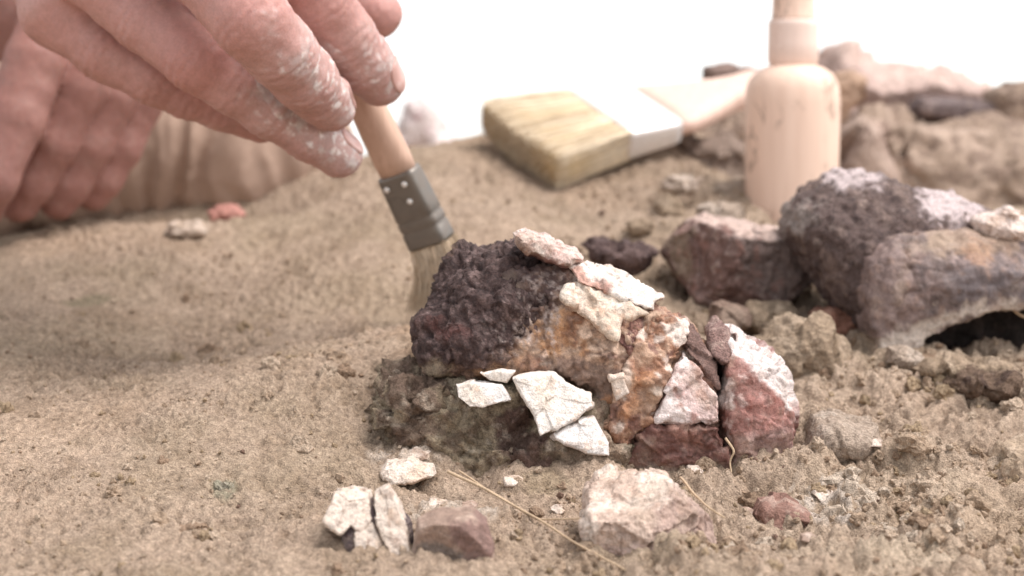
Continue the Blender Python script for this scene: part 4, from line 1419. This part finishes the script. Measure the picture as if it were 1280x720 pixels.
person = thing('person', (-.12, .16, .066), 'person with dusty hand brushing soil, tan trouser leg and other hand resting behind', 'person')

RING = [(105, -40, .646, 11.5), (182, 25, .640, 10.6), (247, 76, .632, 10.6), (292, 106, .636, 9.6), (338, 136, .642, 9.6), (385, 167, .650, 8.8), (424, 194, .657, 7.9)]
MIDDLE = [(180, -110, .632, 12), (248, -40, .612, 11.2), (314, 25, .604, 12.2), (350, 64, .612, 11.2), (380, 98, .624, 10.4), (401, 121, .634, 9.0), (415, 137, .640, 7.6)]
INDEX = [(285, -140, .640, 11.5), (335, -88, .634, 10.6), (370, -40, .630, 11.2), (401, 4, .637, 10.6), (430, 46, .645, 10.4), (456, 79, .652, 9.6), (474, 102, .658, 8.6)]
LITTLE = [(72, 12, .662, 12), (130, 62, .660, 10.4), (195, 97, .660, 9.6), (235, 116, .664, 8.6), (275, 132, .668, 8.2), (325, 154, .676, 7.0)]
THUMB = [(150, -80, .715, 14), (280, -85, .728, 12), (340, -55, .728, 11), (405, -25, .722, 10.5), (445, 0, .714, 9.8), (472, 18, .708, 9.0)]
PALM = [[(-10, -170, .735, 22), (50, -90, .705, 19), (75, 10, .668, 13.5)], [(-10, -170, .735, 22), (105, -42, .655, 13)], [(-10, -170, .735, 22), (180, -110, .645, 13)],
        [(-10, -170, .735, 22), (200, -170, .66, 14), (285, -140, .648, 13)], [(40, -130, .72, 20), (150, -80, .715, 15)], [(60, -60, .695, 15), (180, -80, .680, 15), (280, -110, .665, 12)],
        [(-90, -260, .78, 24), (-10, -170, .735, 22)], [(105, -42, .665, 13), (200, -60, .660, 14), (300, -75, .665, 12)], [(190, -30, .668, 12), (300, -20, .672, 11), (370, -30, .672, 10)], [(170, -50, .662, 12), (225, 0, .657, 11), (275, 45, .652, 8)]]
SK = np.array((.47, .25, .22))


def skin_col(V, N):
    t_ = fbm(V * 45, 3, seed=61)
    c = np.tile(SK, (len(V), 1))
    c = mixc(c, sstep(0, .7, t_) * .4, (.50, .315, .28))
    c = mixc(c, sstep(.1, .8, -t_) * .4, (.40, .20, .17))
    # knuckles are redder, dried pale mud clings to the far halves of the fingers
    for ch in (MIDDLE, RING, INDEX):
        k = np.linalg.norm(V - P(*ch[2][:3]), axis=1)
        c = mixc(c, sstep(.016, .007, k) * .5, (.42, .165, .135))
        a, b = P(*ch[2][:3]), P(*ch[-1][:3])
        ax_ = unit(b - a)
        w = V - a
        al = (w @ ax_) / np.linalg.norm(b - a)
        rr = np.linalg.norm(w - (w @ ax_)[:, None] * ax_, axis=1)
        up = sstep(-.7, .25, N[:, 2] - .3 * N[:, 1] + .2 * N[:, 0])
        lo_ = .62 if ch is INDEX else (.12 if ch is MIDDLE else .38)
        m = sstep(lo_ - .15, lo_ + .3, al + .22 * fbm(V * 110, 3, seed=64)) * (rr < .0155) * up
        g = sstep(-.1, .4, fbm(V * 120, 4, .6, seed=66))
        c = mixc(c, sstep(lo_ - .35, lo_ + .1, al) * (rr < .0155) * .22, (.46, .33, .30))
        c = mixc(c, m * (.12 + .7 * g), (.55, .475, .455))
        c = mixc(c, m * sstep(.15, .5, fbm(V * 330, 3, seed=68)) * .9, (.76, .69, .66))
    return c


hand, HV, HF = make_hand(PALM, [INDEX, MIDDLE, RING, LITTLE, THUMB], .00085, person, 'hand', skin_col, .007, .7)
hand['label'] = 'dusty hand gripping the small brush'


def nail(chain, ctr, rad, facing, parent):
    """thin plate following the finger end: shell of the finger cut by an ellipsoid"""
    c = P(*ctr)
    lo, hi = c - .010, c + .010
    G = grid_of(lo, hi, .00032)
    f = chain_field(G, chain[-3:], .003) - .0006
    tdir = unit(P(*chain[-1][:3]) - P(*chain[-2][:3]))
    n_ = unit(np.array(facing, float))
    n_ = unit(n_ - tdir * (n_ @ tdir))
    s_ = np.cross(tdir, n_)
    w = np.stack(np.meshgrid(*G, indexing='ij'), -1) - c.astype(np.float32)
    e = (np.abs(w @ tdir.astype(np.float32) / rad[0]) ** 3 + np.abs(w @ s_.astype(np.float32) / rad[1]) ** 3 + np.abs(w @ n_.astype(np.float32) / rad[2]) ** 3) ** (1 / 3) - 1
    f = np.maximum(f, e * min(rad))
    f = np.maximum(f, -(f * 0 + chain_field(G, chain[-3:], .003) + .0012))
    V, F = surface_nets(f.astype(float), lo.astype(float), .00032)
    k = fbm(V * 260, 2, seed=70)
    col = mixc(np.tile((.58, .35, .31), (len(V), 1)), sstep(0, .6, k) * .5, (.66, .50, .46))
    add('fingernail', V, F, M_nail, parent, col)


def skin_pt(chain, facing, back):
    t_ = unit(P(*chain[-1][:3]) - P(*chain[-2][:3]))
    n_ = unit(np.array(facing, float))
    n_ = unit(n_ - t_ * (n_ @ t_))
    return P(*chain[-1][:3]) - t_ * back + n_ * chain[-1][3] * .001


def nail_at(chain, facing, back, rad):
    c = skin_pt(chain, facing, back)
    b = (CAM - c)
    d_ = c[1] - CAM[1]
    uvp = plane_uv(c[None], d_)[0]
    nail(chain, (uvp[0], uvp[1], d_), rad, facing, hand)


nail_at(INDEX, (.75, -.75, .55), .0005, (.0062, .0052, .004))
nail_at(RING, (.45, -.35, .85), .0005, (.0058, .0048, .004))
nail_at(MIDDLE, (.5, -.2, .85), .0005, (.0058, .0046, .004))

# second hand: fingers curled down onto the ground beside the leg
F_A = [(70, 10, .800, 13), (44, 80, .785, 12.5), (18, 150, .775, 12), (-12, 225, .765, 10.5), (-25, 262, .775, 9)]
F_B = [(128, 40, .80, 11.8), (98, 112, .795, 11.3), (66, 178, .792, 10.5), (38, 228, .792, 9.6), (24, 252, .793, 8.6)]
F_C = [(168, 50, .812, 11.6), (140, 118, .806, 10.9), (111, 180, .803, 10.1), (86, 228, .803, 9.2), (74, 250, .804, 8.3)]
F_D = [(200, 60, .823, 10.8), (175, 125, .817, 10.1), (150, 182, .814, 9.4), (128, 222, .813, 8.6), (117, 240, .814, 8)]
PALM2 = [[(-60, -60, .87, 25), (10, 0, .835, 22), (80, 30, .815, 15)], [(10, 0, .835, 20), (130, 55, .82, 14)], [(10, 0, .835, 20), (165, 75, .825, 12)], [(40, 40, .83, 16), (160, 80, .835, 10)], [(-140, -120, .92, 27), (-60, -60, .87, 25)]]


def shaded_skin_col(V, N):
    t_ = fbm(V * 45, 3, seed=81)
    c = np.tile((.33, .165, .14), (len(V), 1))  # shade over the resting hand is put into its skin colour
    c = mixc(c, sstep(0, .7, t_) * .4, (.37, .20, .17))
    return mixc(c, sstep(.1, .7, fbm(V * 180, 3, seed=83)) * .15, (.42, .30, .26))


make_hand(PALM2, [F_A, F_B, F_C, F_D], .0011, person, 'hand', shaded_skin_col, .003, .0)


def cloth_tube(name, joints, col, folds, seed, h=.0016):
    lo, hi = bounds([joints], .008)
    G = grid_of(lo, hi, h)
    f = chain_field(G, joints, .02)
    V, F = surface_nets(f.astype(float), lo.astype(float), h)
    N = vnormals(V, F)
    ax_ = unit(JP(joints[-1]) - JP(joints[0]))
    al = V @ ax_
    q = np.column_stack([al * folds[0], (V @ np.cross(ax_, [0, 1, 0])) * folds[1], V[:, 1] * folds[1]])
    q[:, 0] += .6 * perlin(V * 30, seed + 9)
    fo = 1 - np.abs(perlin(q, seed)) * 2.2
    fo2 = 1 - np.abs(perlin(q * 2.1 + 7, seed + 1)) * 2.0
    V = V + N * (folds[2] * fo + folds[2] * .45 * fo2 + .0006 * fbm(V * 120, 3, seed=seed))[:, None]
    c = mixc(np.tile(col, (len(V), 1)), sstep(0, .6, fbm(V * 35, 3, seed=seed + 4)) * .4, np.array(col) * .82)
    return add(name, V, F, M_cloth, person, c)


cloth_tube('trouser_leg', [(-700, 160, 1.03, 62), (-330, 190, .95, 45), (-40, 196, .915, 38), (180, 186, .905, 33), (310, 190, .90, 30), (372, 178, .90, 23)], (.42, .30, .235), (60, 9, .0050), 3, .0018)
cloth_tube('sleeve', [(-20, -30, .85, 29), (-150, -130, .93, 34), (-420, -330, 1.10, 42)], (.10, .095, .095), (45, 14, .002), 5, .0022)
cloth_tube('sleeve', [(-100, -270, .785, 27), (-300, -520, .88, 36), (-600, -820, 1.05, 42)], (.10, .095, .095), (45, 14, .002), 6, .0022)

cloth_tube('unseen_jacket', [(-.56, .60, .20, 150), (-.50, .55, .36, 150), (-.34, .42, .54, 140)], (.10, .095, .095), (20, 8, .006), 7, .008)  # unseen torso, added to keep sky light off the resting hand and leg

for ob in list(bpy.data.objects):
    if '_w' in ob:
        del ob['_w']
